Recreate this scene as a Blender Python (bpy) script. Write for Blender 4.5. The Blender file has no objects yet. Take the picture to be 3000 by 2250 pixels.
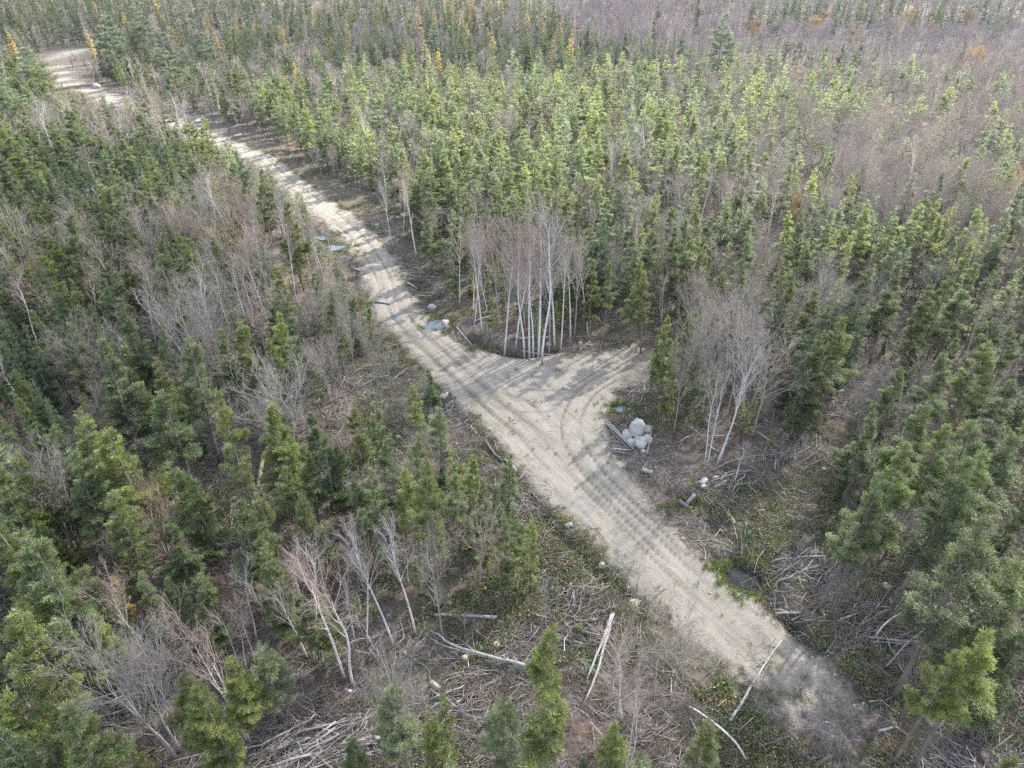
import bpy, math, time
import numpy as np
from mathutils import Vector
T0 = time.time()
rng = np.random.default_rng(11)
scn = bpy.context.scene
COL = scn.collection
PI = math.pi

# ------------------------------------------------------------------ camera
CAM_H, PITCH, FPX = 40.0, math.radians(34.1), 2080.0      # focal length in pixels of a 3000 px wide frame
cp, sp = math.cos(PITCH), math.sin(PITCH)
cam_d = bpy.data.cameras.new('camera')
cam = bpy.data.objects.new('camera', cam_d)
COL.objects.link(cam)
cam.location = (0, 0, CAM_H)
cam.rotation_euler = (PI / 2 - PITCH, 0, 0)
cam_d.sensor_width = 36.0
cam_d.lens = FPX / 3000.0 * 36.0
cam_d.clip_start = 0.5
cam_d.clip_end = 8000.0
scn.camera = cam


def at(u, v, z=0.0):
    """world x, y of the point at height z that the photo shows at pixel u, v (3000 x 2250)"""
    u = np.asarray(u, float); v = np.asarray(v, float)
    r, d = (u - 1500) / FPX, (v - 1125) / FPX
    dy, dz = cp - d * sp, -sp - d * cp
    t = (z - CAM_H) / dz
    return np.stack([r * t, dy * t], -1)


def proj(x, y, z):
    zz = z - CAM_H
    f = y * cp - zz * sp
    up = y * sp + zz * cp
    return 1500 + FPX * x / f, 1125 - FPX * up / f, f


# ------------------------------------------------------------------ numpy helpers
def _hash(ix, iy, seed):
    n = (ix.astype(np.int64) * 374761393 + iy.astype(np.int64) * 668265263 + seed * 1442695041) & 0x7fffffff
    n = (n ^ (n >> 13)) * 1274126177 & 0x7fffffff
    return ((n ^ (n >> 16)) & 0xffff) / 65535.0


def vnoise(x, y, seed=0):
    ix, iy = np.floor(x), np.floor(y)
    fx, fy = x - ix, y - iy
    fx, fy = fx * fx * (3 - 2 * fx), fy * fy * (3 - 2 * fy)
    a, b = _hash(ix, iy, seed), _hash(ix + 1, iy, seed)
    c, d = _hash(ix, iy + 1, seed), _hash(ix + 1, iy + 1, seed)
    return (a * (1 - fx) + b * fx) * (1 - fy) + (c * (1 - fx) + d * fx) * fy


def fbm(x, y, oct=4, seed=0):
    s, a, tot = 0, 1.0, 0
    for k in range(oct):
        s = s + a * vnoise(x * 2 ** k, y * 2 ** k, seed + k * 17)
        tot += a
        a *= .5
    return s / tot


def seg_dist(x, y, pl, want_t=False):
    """distance to a polyline; with want_t also arc length along it, signed side offset"""
    best = np.full(x.shape, 1e9); bs = np.zeros(x.shape); bt = np.zeros(x.shape)
    acc = 0.0
    for i in range(len(pl) - 1):
        ax, ay = pl[i]; bx, by = pl[i + 1]
        dx, dy = bx - ax, by - ay
        L = math.hypot(dx, dy)
        t = np.clip(((x - ax) * dx + (y - ay) * dy) / (L * L), 0, 1)
        qx, qy = x - ax - t * dx, y - ay - t * dy
        d = np.hypot(qx, qy)
        m = d < best
        best = np.where(m, d, best)
        if want_t:
            bs = np.where(m, acc + t * L, bs)
            bt = np.where(m, (dx * (y - ay) - dy * (x - ax)) / L, bt)
        acc += L
    return (best, bs, bt) if want_t else best


def in_poly(x, y, poly):
    c = np.zeros(np.shape(x), bool)
    n = len(poly)
    for i in range(n):
        ax, ay = poly[i]; bx, by = poly[(i + 1) % n]
        if ay == by:
            continue
        c ^= ((ay > y) != (by > y)) & (x < (bx - ax) * (y - ay) / (by - ay) + ax)
    return c


def sd_poly(x, y, poly):
    d = seg_dist(x, y, list(poly) + [poly[0]])
    return np.where(in_poly(x, y, poly), -d, d)


def smooth(pl, n=4):
    """Catmull-Rom refinement of a polyline"""
    P = np.asarray(pl, float)
    P = np.vstack([2 * P[0] - P[1], P, 2 * P[-1] - P[-2]])
    out = []
    for i in range(1, len(P) - 2):
        for k in range(n):
            t = k / n
            out.append(.5 * ((2 * P[i]) + (-P[i - 1] + P[i + 1]) * t + (2 * P[i - 1] - 5 * P[i] + 4 * P[i + 1] - P[i + 2]) * t ** 2
                             + (-P[i - 1] + 3 * P[i] - 3 * P[i + 1] + P[i + 2]) * t ** 3))
    out.append(P[-2])
    return np.array(out)


def G(px):
    return at(np.array([p[0] for p in px]), np.array([p[1] for p in px]))


# ------------------------------------------------------------------ road layout (photo pixels turned into ground points)
MAIN_PX = [(260, 158), (215, 150), (181, 154), (152, 178), (156, 214), (194, 240), (240, 258), (289, 273), (335, 300), (440, 335), (560, 378), (652, 420),
           (768, 470), (842, 531), (911, 587), (1006, 655), (1066, 718), (1102, 768), (1124, 813), (1140, 858), (1170, 926), (1240, 994),
           (1330, 1080), (1440, 1180), (1545, 1280), (1640, 1375), (1740, 1470), (1850, 1570), (1980, 1690), (2130, 1825),
           (2260, 1945), (2370, 2060), (2430, 2140), (2480, 2220)]
MAIN = smooth(G(MAIN_PX))
BRANCH = smooth(G([(1170, 926), (1260, 1000), (1380, 1085), (1500, 1122), (1620, 1122), (1720, 1100), (1800, 1075), (1900, 1050)]))
BRANCH2 = smooth(G([(1900, 1050), (1790, 1100), (1730, 1150), (1700, 1220), (1700, 1300), (1760, 1400), (1850, 1520)]))
JUNC = G([(1240, 1000), (1370, 1022), (1500, 1040), (1600, 1045), (1740, 1035), (1870, 1010), (1920, 1030), (1930, 1080), (1840, 1130), (1780, 1180), (1765, 1240), (1768, 1310), (1800, 1370), (1560, 1400), (1400, 1230)])
TRACKS = [MAIN,
          smooth(G([(1140, 858), (1190, 940), (1280, 1010), (1390, 1095), (1500, 1150), (1610, 1160), (1700, 1140), (1800, 1080), (1900, 1045)])),
          smooth(G([(1150, 900), (1240, 1000), (1360, 1110), (1470, 1180), (1580, 1195), (1650, 1170)])),
          smooth(G([(1830, 1085), (1740, 1130), (1690, 1190), (1670, 1270), (1720, 1370), (1830, 1490), (2000, 1660)])),
          smooth(G([(1450, 1150), (1560, 1210), (1640, 1290), (1720, 1400), (1850, 1530), (2000, 1680), (2180, 1840)])),
          smooth(G([(1170, 926), (1280, 1040), (1420, 1170), (1530, 1250), (1600, 1320)]))]
SKID = smooth(G([(2080, 1330), (2200, 1330), (2320, 1270), (2420, 1180), (2500, 1120), (2560, 1060)]))

# pools and puddles: centre pixel, half sizes in metres (across, along the view), turn, ditch depth, name, label
POOLS = [
    ((1278, 949), 1.5, 1.1, .2, .38, 'pale ditch pool beside the upper road with sticks at its rim'),
    ((931, 692), 1.5, .7, -.2, .25, 'blue roadside puddle farther up the road of the neighbouring pair'),
    ((984, 722), 1.4, .8, .1, .25, 'blue roadside puddle nearer down the road of the neighbouring pair'),
    ((1012, 752), 1.0, .7, .1, .22, 'grey puddle under crossed sticks on the upper road verge'),
    ((2182, 1688), 1.3, 1.05, -.15, .62, 'dark square pool between mossy banks right of the road end'),
    ((1822, 1195), .85, .55, -.1, .4, 'small grey pool below the stick heap at the fork'),
    ((1442, 1338), .75, .35, -.5, .4, 'narrow dark pool in the ditch left of the road'),
    ((1240, 992), .5, .25, .3, .04, 'thin puddle in the wheel track where the road meets the fork'),
    ((1131, 872), .42, .3, .0, .04, 'left puddle of the two side by side in the wheel tracks'),
    ((1157, 874), .36, .26, .0, .04, 'right puddle of the two side by side in the wheel tracks'),
    ((1166, 921), .95, .22, .1, .04, 'long thin puddle lying across the upper road'),
    ((1163, 935), .5, .36, .0, .04, 'round puddle just below the long thin puddle on the road'),
    ((1980, 1098), 1.0, .45, .0, .35, 'pale shallow pool at the end of the side branch'),
    ((2010, 1480), .8, .45, .3, .55, 'dark pool under broken branches at the right road edge'),
]
DITCH = [  # dark hollows without visible water
    (smooth(G([(1370, 985), (1460, 1020), (1540, 1035), (1640, 1015), (1760, 990)])), 1.3, .7),
    (smooth(G([(2150, 1640), (2260, 1760), (2330, 1840), (2380, 1900)])), 1.1, .55),
    (smooth(G([(1400, 1300), (1470, 1360), (1540, 1440), (1640, 1560), (1760, 1680), (1860, 1760)])), 1.0, .4),
    (smooth(G([(900, 660), (980, 730), (1030, 800), (1050, 900)])), 1.2, .35),
    (smooth(G([(1190, 760), (1230, 850), (1290, 930)])), 1.5, .4),
    (smooth(G([(1960, 1440), (2060, 1490), (2110, 1560)])), 1.0, .45),
]


def road_dist(x, y):
    """signed distance to the road edge, negative on the road"""
    d, s, t = seg_dist(x, y, MAIN, True)
    hw = 2.15 + .45 * np.clip((120 - y) / 60, 0, 1)
    hw = (hw + .35 * np.clip((60 - y) / 20, 0, 1)) * np.clip((y - 20.5) / 3.0, .2, 1)
    r = d - hw
    r = np.minimum(r, seg_dist(x, y, BRANCH) - 2.2)
    r = np.minimum(r, seg_dist(x, y, BRANCH2) - 2.1)
    r = np.minimum(r, sd_poly(x, y, JUNC))
    r = r + (fbm(x * .45, y * .45, 4, 5) - .5) * 2.1 + (fbm(x * 2.2, y * 2.2, 2, 6) - .5) * .7
    return r, s, t


POOL_XY = [at(*p[0]) for p in POOLS]


def base_height(x, y):
    far = np.clip((y - 120) / 400, 0, 1)
    h = (fbm(x * .045, y * .045, 3, 2) - .5) * 1.0 + (fbm(x * .012, y * .012, 2, 9) - .5) * 8 * far
    h = h + np.clip((y - 420) / 900, 0, 1) ** 2 * 60
    return h


def height(x, y):
    x = np.asarray(x, float); y = np.asarray(y, float)
    r, s, t = road_dist(x, y)
    w = np.clip(-r / 1.2 + .5, 0, 1)
    h = base_height(x, y) * np.clip(r / 6 + .1, 0, 1)
    h = h + (fbm(x * .8, y * .8, 3, 31) - .5) * .45 * (1 - w)
    h = h + w * .10
    near = y < 170
    for pl, wd, dep in DITCH:
        d = seg_dist(x, y, pl)
        h = h - dep * np.exp(-(d / (wd * .6)) ** 2)
    for (c, a, b, turn, dep, lab), q in zip(POOLS, POOL_XY):
        ca, sa = math.cos(turn), math.sin(turn)
        dx, dy = x - q[0], y - q[1]
        e = np.sqrt(((dx * ca + dy * sa) / a) ** 2 + ((-dx * sa + dy * ca) / b) ** 2)
        k = np.clip((1.45 - e) / .45, 0, 1)
        h = h * (1 - k * .8) - dep * k
    return h


# ------------------------------------------------------------------ mesh helpers
def new_mesh(name, V, faces, mats, mat_idx=None, attrs=None, smooth_shade=False):
    """V (n,3); faces: list of int arrays (m,3) or (m,4); mat_idx: list of arrays or ints per face array"""
    me = bpy.data.meshes.new(name)
    V = np.ascontiguousarray(V, np.float32)
    me.vertices.add(len(V))
    me.vertices.foreach_set('co', V.ravel())
    faces = [np.asarray(f, np.int32) for f in faces]
    keep = [i for i, f in enumerate(faces) if len(f)]
    loops = np.concatenate([faces[i].ravel() for i in keep])
    counts = np.concatenate([np.full(len(faces[i]), faces[i].shape[1], np.int32) for i in keep])
    me.loops.add(len(loops))
    me.loops.foreach_set('vertex_index', loops)
    me.polygons.add(len(counts))
    starts = np.concatenate([[0], np.cumsum(counts)[:-1]]).astype(np.int32)
    me.polygons.foreach_set('loop_start', starts)
    for m in mats:
        me.materials.append(m)
    if mat_idx is not None:
        mi = np.concatenate([np.broadcast_to(np.asarray(mat_idx[i], np.int32), (len(faces[i]),)) for i in keep])
        me.polygons.foreach_set('material_index', np.ascontiguousarray(mi, np.int32))
    me.update(calc_edges=True)
    if attrs:
        for k, a in attrs.items():
            a = np.asarray(a, np.float32)
            if a.ndim == 1:
                at_ = me.attributes.new(k, 'FLOAT', 'POINT'); at_.data.foreach_set('value', np.ascontiguousarray(a))
            else:
                at_ = me.attributes.new(k, 'FLOAT_COLOR', 'POINT')
                c4 = np.ones((len(a), 4), np.float32); c4[:, :3] = a
                at_.data.foreach_set('color', c4.ravel())
    if smooth_shade:
        me.polygons.foreach_set('use_smooth', np.ones(len(counts), bool))
    return me


def obj(name, me, parent=None, **props):
    o = bpy.data.objects.new(name, me)
    COL.objects.link(o)
    o.parent = parent
    for k, v in props.items():
        o[k] = v
    return o


def norm(a):
    return a / (np.linalg.norm(a, axis=-1, keepdims=True) + 1e-9)


def tubes(P0, P1, r0, r1, sides=3):
    """separate tapering prisms, vectorised: returns V, quads"""
    P0 = np.asarray(P0, float); P1 = np.asarray(P1, float)
    n = len(P0)
    d = norm(P1 - P0)
    ref = np.where(np.abs(d[:, 2:3]) > .8, np.array([[1., 0, 0]]), np.array([[0, 0, 1.]]))
    a = norm(np.cross(d, ref)); b = np.cross(d, a)
    ang = np.arange(sides) * 2 * PI / sides
    ring = a[:, None, :] * np.cos(ang)[None, :, None] + b[:, None, :] * np.sin(ang)[None, :, None]
    A = P0[:, None, :] + ring * np.asarray(r0)[:, None, None]
    B = P1[:, None, :] + ring * np.asarray(r1)[:, None, None]
    V = np.concatenate([A, B], 1).reshape(-1, 3)
    i = np.arange(sides); j = (i + 1) % sides
    q = np.stack([i, j, j + sides, i + sides], -1)
    F = (np.arange(n)[:, None, None] * 2 * sides + q[None]).reshape(-1, 4)
    return V, F


def tube(P, r, sides=6, caps=True):
    """one connected tube along a polyline"""
    P = np.asarray(P, float); r = np.asarray(r, float)
    n = len(P)
    d = norm(np.gradient(P, axis=0))
    ref = np.array([1., .13, 0]) if abs(d[:, 2]).mean() > .6 else np.array([0, 0, 1.])
    a = norm(np.cross(d, ref)); b = np.cross(d, a)
    ang = np.arange(sides) * 2 * PI / sides
    V = (P[:, None, :] + (a[:, None, :] * np.cos(ang)[None, :, None] + b[:, None, :] * np.sin(ang)[None, :, None]) * r[:, None, None]).reshape(-1, 3)
    F = []
    for k in range(n - 1):
        for i in range(sides):
            j = (i + 1) % sides
            F.append((k * sides + i, k * sides + j, (k + 1) * sides + j, (k + 1) * sides + i))
    C = []
    if caps:
        nv = len(V)
        V = np.vstack([V, P[0], P[-1]])
        for i in range(sides):
            j = (i + 1) % sides
            C.append((nv, j, i)); C.append((nv + 1, (n - 1) * sides + i, (n - 1) * sides + j))
    return V, np.array(F), np.array(C, int).reshape(-1, 3)


def merge(parts):
    """parts: list of (V, [faces...]) -> V, list of faces in the same slots"""
    V, F, o = [], None, 0
    for v, fs in parts:
        if F is None:
            F = [[] for _ in fs]
        for k, f in enumerate(fs):
            if len(f):
                F[k].append(np.asarray(f) + o)
        V.append(v); o += len(v)
    return np.vstack(V), [np.vstack(f) if f else np.zeros((0, 4), int) for f in F]


# ------------------------------------------------------------------ materials
class NT:
    def __init__(s, name):
        s.m = bpy.data.materials.new(name); s.m.use_nodes = True
        s.t = s.m.node_tree; s.t.nodes.clear()
        s.out = s.n('ShaderNodeOutputMaterial')

    def n(s, typ, **kw):
        nd = s.t.nodes.new(typ)
        for k, v in kw.items():
            if k.startswith('i_'):
                nd.inputs[k[2:].replace('_', ' ')].default_value = v
            else:
                setattr(nd, k, v)
        return nd

    def l(s, a, b):
        s.t.links.new(a, b)

    def attr(s, name, out='Fac'):
        return s.n('ShaderNodeAttribute', attribute_name=name).outputs[out]

    def mix(s, fac, a, b, blend='MIX'):
        m = s.n('ShaderNodeMix', data_type='RGBA', blend_type=blend, clamp_factor=True)
        for sock, v in ((m.inputs[0], fac), (m.inputs[6], a), (m.inputs[7], b)):
            if isinstance(v, bpy.types.NodeSocket):
                s.l(v, sock)
            else:
                sock.default_value = v if not isinstance(v, tuple) else (*v[:3], 1)
        return m.outputs[2]

    def math(s, op, a, b=0.0, clamp=False):
        m = s.n('ShaderNodeMath', operation=op, use_clamp=clamp)
        for sock, v in ((m.inputs[0], a), (m.inputs[1], b)):
            if isinstance(v, bpy.types.NodeSocket):
                s.l(v, sock)
            else:
                sock.default_value = v
        return m.outputs[0]

    def noise(s, vec, scale, detail=4, rough=.6, dist=0.0):
        nd = s.n('ShaderNodeTexNoise')
        nd.inputs['Scale'].default_value = scale; nd.inputs['Detail'].default_value = detail
        nd.inputs['Roughness'].default_value = rough; nd.inputs['Distortion'].default_value = dist
        if vec is not None:
            s.l(vec, nd.inputs['Vector'])
        return nd.outputs['Fac']

    def ramp(s, fac, stops):
        r = s.n('ShaderNodeValToRGB')
        e = r.color_ramp.elements
        while len(e) < len(stops):
            e.new(.5)
        for k, (p, c) in enumerate(stops):
            e[k].position = p; e[k].color = (*c, 1) if len(c) == 3 else c
        s.l(fac, r.inputs[0])
        return r.outputs[0]

    def step(s, fac, lo, hi):
        m = s.n('ShaderNodeMapRange', clamp=True)
        s.l(fac, m.inputs[0]); m.inputs[1].default_value = lo; m.inputs[2].default_value = hi
        return m.outputs[0]


def leaf_material(name, transl=.42):
    k = NT(name)
    col = k.attr('col', 'Color')
    oi = k.n('ShaderNodeObjectInfo')
    c = k.mix(1.0, col, oi.outputs['Color'], 'MULTIPLY')
    d = k.n('ShaderNodeBsdfDiffuse'); k.l(c, d.inputs['Color'])
    t = k.n('ShaderNodeBsdfTranslucent')
    c2 = k.mix(1.0, c, (1.15, 1.2, .75), 'MULTIPLY'); k.l(c2, t.inputs['Color'])
    g = k.n('ShaderNodeBsdfGlossy'); g.inputs['Roughness'].default_value = .5; g.inputs['Color'].default_value = (.9, .95, 1, 1)
    m1 = k.n('ShaderNodeMixShader'); m1.inputs[0].default_value = transl
    k.l(d.outputs[0], m1.inputs[1]); k.l(t.outputs[0], m1.inputs[2])
    m2 = k.n('ShaderNodeMixShader'); m2.inputs[0].default_value = .055
    k.l(m1.outputs[0], m2.inputs[1]); k.l(g.outputs[0], m2.inputs[2])
    k.l(m2.outputs[0], k.out.inputs[0])
    return k.m


def twig_material(name):
    k = NT(name)
    col = k.attr('col', 'Color')
    oi = k.n('ShaderNodeObjectInfo')
    c = k.mix(1.0, col, oi.outputs['Color'], 'MULTIPLY')
    d = k.n('ShaderNodeBsdfDiffuse'); k.l(c, d.inputs['Color'])
    k.l(d.outputs[0], k.out.inputs[0])
    return k.m


def bark_material(name, a, b, marks=None, scale=6.0):
    k = NT(name)
    tc = k.n('ShaderNodeTexCoord')
    mp = k.n('ShaderNodeMapping'); mp.inputs['Scale'].default_value = (1, 1, .22) if not marks else (1, 1, 2.2)
    k.l(tc.outputs['Object'], mp.inputs[0])
    n1 = k.noise(mp.outputs[0], scale, 5)
    c = k.ramp(n1, [(.3, a), (.7, b)])
    if marks:
        n2 = k.noise(mp.outputs[0], 3.2, 3, .55)
        c = k.mix(k.step(n2, .60, .68), c, marks)
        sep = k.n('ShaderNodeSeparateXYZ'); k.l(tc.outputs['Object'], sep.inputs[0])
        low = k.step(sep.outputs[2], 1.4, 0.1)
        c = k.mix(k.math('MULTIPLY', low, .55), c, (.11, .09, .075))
    d = k.n('ShaderNodeBsdfPrincipled'); k.l(c, d.inputs['Base Color']); d.inputs['Roughness'].default_value = .85
    bmp = k.n('ShaderNodeBump'); bmp.inputs['Strength'].default_value = .5; bmp.inputs['Distance'].default_value = .03
    k.l(n1, bmp.inputs['Height']); k.l(bmp.outputs[0], d.inputs['Normal'])
    k.l(d.outputs[0], k.out.inputs[0])
    return k.m


M_LEAF = leaf_material('conifer_needles')
M_TWIG = twig_material('bare_twigs')
M_BARK = bark_material('grey_brown_bark', (.15, .13, .115), (.32, .29, .265))
M_BARKG = bark_material('pale_grey_bark', (.30, .285, .265), (.48, .46, .43))
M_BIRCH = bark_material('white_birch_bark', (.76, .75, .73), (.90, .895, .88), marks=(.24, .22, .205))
M_DEAD = bark_material('weathered_grey_wood', (.24, .225, .21), (.54, .52, .50), scale=9)
M_DEADB = bark_material('brown_dead_wood', (.14, .115, .10), (.32, .27, .235), scale=9)
M_CUT = bark_material('sawn_log_end', (.38, .29, .19), (.55, .44, .31), scale=14)
M_PEEL = bark_material('peeled_tan_wood', (.42, .33, .22), (.60, .50, .37), scale=7)


def rock_material():
    k = NT('pale_granite')
    tc = k.n('ShaderNodeTexCoord')
    n1 = k.noise(tc.outputs['Object'], 2.2, 6)
    n2 = k.noise(tc.outputs['Object'], 18, 4)
    c = k.ramp(n1, [(.3, (.33, .32, .30)), (.55, (.62, .615, .595))])
    c = k.mix(k.math('MULTIPLY', k.step(n2, .46, .72), .62), c, (.22, .21, .18))
    d = k.n('ShaderNodeBsdfPrincipled'); k.l(c, d.inputs['Base Color']); d.inputs['Roughness'].default_value = .9
    b = k.n('ShaderNodeBump'); b.inputs['Strength'].default_value = .6; b.inputs['Distance'].default_value = .06
    k.l(n2, b.inputs['Height']); k.l(b.outputs[0], d.inputs['Normal'])
    k.l(d.outputs[0], k.out.inputs[0])
    return k.m


M_ROCK = rock_material()


def water_material(name, c0, c1):
    k = NT(name)
    tc = k.n('ShaderNodeTexCoord')
    n1 = k.noise(tc.outputs['Object'], 1.3, 3)
    d = k.n('ShaderNodeBsdfPrincipled')
    k.l(k.ramp(n1, [(.35, c0), (.7, c1)]), d.inputs['Base Color'])
    d.inputs['Roughness'].default_value = .04
    d.inputs['IOR'].default_value = 1.33
    d.inputs['Specular IOR Level'].default_value = .5
    nb = k.noise(tc.outputs['Object'], 9, 2)
    b = k.n('ShaderNodeBump'); b.inputs['Strength'].default_value = .05; b.inputs['Distance'].default_value = .01
    k.l(nb, b.inputs['Height']); k.l(b.outputs[0], d.inputs['Normal'])
    k.l(d.outputs[0], k.out.inputs[0])
    return k.m


M_WATER = water_material('still_dark_water', (.012, .014, .018), (.028, .032, .038))
M_SKYTINT = water_material('sky_tinted_water', (.14, .19, .235), (.20, .25, .29))  # pale blue-grey base colour stands in for the reflected bright sky


def ground_material():
    k = NT('forest_floor_and_gravel')
    geo = k.n('ShaderNodeNewGeometry')
    P = geo.outputs['Position']
    road, rs, rt = k.attr('road'), k.attr('rs'), k.attr('rt')
    moss, litter, wet, rut = k.attr('moss'), k.attr('litter'), k.attr('wet'), k.attr('rut')
    nL = k.noise(P, .35, 4); nM = k.noise(P, 1.6, 5, .65); nS = k.noise(P, 7.5, 5, .7); nF = k.noise(P, 30, 3, .6)
    # forest floor
    c = k.ramp(nM, [(.28, (.065, .056, .052)), (.5, (.155, .135, .125)), (.72, (.29, .262, .246))])
    c = k.mix(k.math('MULTIPLY', k.step(nS, .52, .66), .75), c, (.42, .375, .335))          # pale twigs and chips
    c = k.mix(k.math('MULTIPLY', k.step(nS, .44, .30), .8), c, (.06, .05, .044))
    lit = k.math('MULTIPLY', litter, k.step(k.noise(P, 4.2, 4, .7), .40, .62))
    c = k.mix(k.math('MULTIPLY', lit, .5), c, (.33, .205, .12))                               # rusty fallen leaves
    ms = k.math('MULTIPLY', moss, k.step(k.noise(P, 2.4, 4, .7), .42, .62))
    c = k.mix(k.math('MULTIPLY', ms, .75), c, (.17, .19, .06))
    c = k.mix(k.math('MULTIPLY', wet, .8), c, (.028, .024, .02))
    # road gravel
    cv = k.n('ShaderNodeCombineXYZ')
    k.l(k.math('MULTIPLY', rs, .16), cv.inputs[0]); k.l(k.math('MULTIPLY', rt, 1.5), cv.inputs[1])
    nT = k.noise(cv.outputs[0], 1.0, 5, .65, .3)
    g = k.ramp(nL, [(.3, (.33, .30, .255)), (.7, (.45, .415, .355))])
    g = k.mix(k.math('MULTIPLY', k.step(nT, .48, .66), .65), g, (.51, .475, .405))
    g = k.mix(k.math('MULTIPLY', k.step(nT, .46, .30), .6), g, (.22, .205, .19))
    g = k.mix(k.math('MULTIPLY', k.step(nS, .56, .70), .6), g, (.66, .64, .60))
    g = k.mix(k.math('MULTIPLY', k.step(nS, .42, .28), .65), g, (.19, .175, .16))
    g = k.mix(k.math('MULTIPLY', k.step(k.noise(P, .9, 5, .7), .53, .68), .65), g, (.36, .29, .165))   # ochre dry grass
    g = k.mix(k.math('MULTIPLY', rut, .85), g, (.15, .13, .112))
    edge = k.math('ADD', road, k.math('MULTIPLY', k.math('SUBTRACT', nS, .5), .9))
    edge = k.math('ADD', edge, k.math('MULTIPLY', k.math('SUBTRACT', nM, .5), .5))
    c = k.mix(k.step(edge, .26, .74), c, g)
    d = k.n('ShaderNodeBsdfPrincipled'); k.l(c, d.inputs['Base Color'])
    d.inputs['Roughness'].default_value = .95; d.inputs['Specular IOR Level'].default_value = .15
    h = k.math('ADD', k.math('MULTIPLY', nS, .10), k.math('MULTIPLY', nF, .035))
    h = k.math('ADD', h, k.math('MULTIPLY', k.math('MULTIPLY', nT, road), .10))
    b = k.n('ShaderNodeBump'); b.inputs['Strength'].default_value = .9; b.inputs['Distance'].default_value = 1.0
    k.l(h, b.inputs['Height']); k.l(b.outputs[0], d.inputs['Normal'])
    k.l(d.outputs[0], k.out.inputs[0])
    return k.m


M_GROUND = ground_material()

# ------------------------------------------------------------------ ground sheet and road (one grid, faces shared out)
def axis(lo, hi, step, far_lo, far_hi, grow=1.09):
    a = list(np.arange(lo, hi + 1e-6, step))
    s = step; x = hi
    while x < far_hi:
        s *= grow; x += s; a.append(x)
    s = step; x = lo
    while x > far_lo:
        s *= grow; x -= s; a.insert(0, x)
    return np.array(a)


OPEN_PX = [  # cleared ground with only scattered trees (photo pixels at ground level)
    [(560, 330), (700, 372), (800, 420), (870, 470), (960, 520), (1060, 560), (1150, 640), (1230, 720), (1300, 800), (1350, 915), (1480, 985), (1650, 985), (1760, 945), (1900, 935),
     (1960, 1010), (1900, 1090), (1780, 1160), (1500, 1200), (1240, 1040), (1140, 900), (1060, 740), (900, 600), (640, 420)],
    [(1760, 1150), (1880, 1090), (1930, 1130), (1960, 1200), (2010, 1290), (2080, 1330), (2250, 1330), (2350, 1250), (2480, 1110), (2560, 1130), (2490, 1280), (2420, 1420), (2430, 1560),
     (2470, 1750), (2600, 1680), (2690, 1700), (2690, 1950), (2780, 2250), (2790, 2400), (1980, 2400), (2240, 2080), (2000, 1760), (1800, 1500)],
    [(1180, 990), (1060, 1060), (990, 1180), (1000, 1300), (1120, 1330), (1250, 1270), (1330, 1340), (1420, 1450), (1520, 1520), (1560, 1640), (1480, 1700), (1250, 1820), (1010, 1910),
     (760, 1990), (740, 2120), (760, 2400), (2400, 2400), (2400, 2100), (1900, 1660), (1500, 1280)],
    [(640, 1300), (850, 1310), (850, 1500), (700, 1560), (600, 1500)],
    [(470, 1560), (640, 1540), (680, 1640), (560, 1720), (470, 1680)],
]
OPEN = [G(p) for p in OPEN_PX]


def openness(x, y):
    d = np.full(np.shape(x), 1e9)
    for p in OPEN:
        d = np.minimum(d, sd_poly(x, y, p))
    return d


gx = axis(-62, 56, .26, -1500, 1500)
gy = axis(16, 128, .26, -300, 3200)
X, Y = np.meshgrid(gx, gy)
Xf, Yf = X.ravel(), Y.ravel()
R, S, Tt = road_dist(Xf, Yf)
Z = height(Xf, Yf)
rut = np.zeros_like(Xf)
for k, tr in enumerate(TRACKS):
    m = (Yf < 135) & (np.abs(Xf) < 62)
    d, s_, t_ = seg_dist(Xf[m], Yf[m], tr, True)
    t_ = t_ + (fbm(s_ * .12, s_ * 0 + k, 2, 60 + k) - .5) * .6
    g_ = np.exp(-((np.abs(t_) - .85) / .125) ** 2) * np.clip(2.4 - d, 0, 1) * np.clip(fbm(s_ * .085, t_ * .1 + k * 3.1, 4, 70 + k) * 2.6 - .72, 0, 1)
    ends = np.clip(np.minimum(s_, s_.max() - s_) / 2.0, 0, 1)
    rut[m] = np.maximum(rut[m], g_ * ends)
rut *= np.clip(-R / .6, 0, 1)
Z = Z - rut * .12
onroad = np.clip(-R / 2.0 + .5, 0, 1) * (1 - .62 * np.clip((29.5 - Yf) / 6, 0, 1)) * (1 - .6 * np.clip(1 - np.hypot(Xf - BRANCH[-1][0], Yf - BRANCH[-1][1]) / 8.0, 0, 1))
op = openness(Xf, Yf)
opn = np.clip(.5 - op / 3, 0, 1)
wet = np.zeros_like(Xf)
for pl, wd, dep in DITCH:
    wet = np.maximum(wet, np.exp(-(seg_dist(Xf, Yf, pl) / (wd * .55)) ** 2) * min(1, dep * 1.6))
moss = np.zeros_like(Xf)
for (c, a, b, turn, dep, lab), q in zip(POOLS, POOL_XY):
    dd = np.hypot((Xf - q[0]) / (a + .2), (Yf - q[1]) / (b + .2))
    wet = np.maximum(wet, np.clip(1.55 - dd, 0, 1) * min(1, dep * 3))
    if dep > .1:
        moss = np.maximum(moss, np.clip(1.9 - dd, 0, 1) * 1.2)
moss = np.maximum(moss, np.clip(fbm(Xf * .16, Yf * .16, 3, 41) * 3.2 - 1.45, 0, 1) * (.35 + .65 * opn))
litter = np.clip(fbm(Xf * .11, Yf * .11, 3, 43) * 2.6 - .85, 0, 1)
ny, nx = X.shape
I = np.arange(ny * nx).reshape(ny, nx)
Q = np.stack([I[:-1, :-1], I[:-1, 1:], I[1:, 1:], I[1:, :-1]], -1).reshape(-1, 4)
V = np.stack([Xf, Yf, Z], -1)
isroad = R[Q].mean(1) < 0


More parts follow.
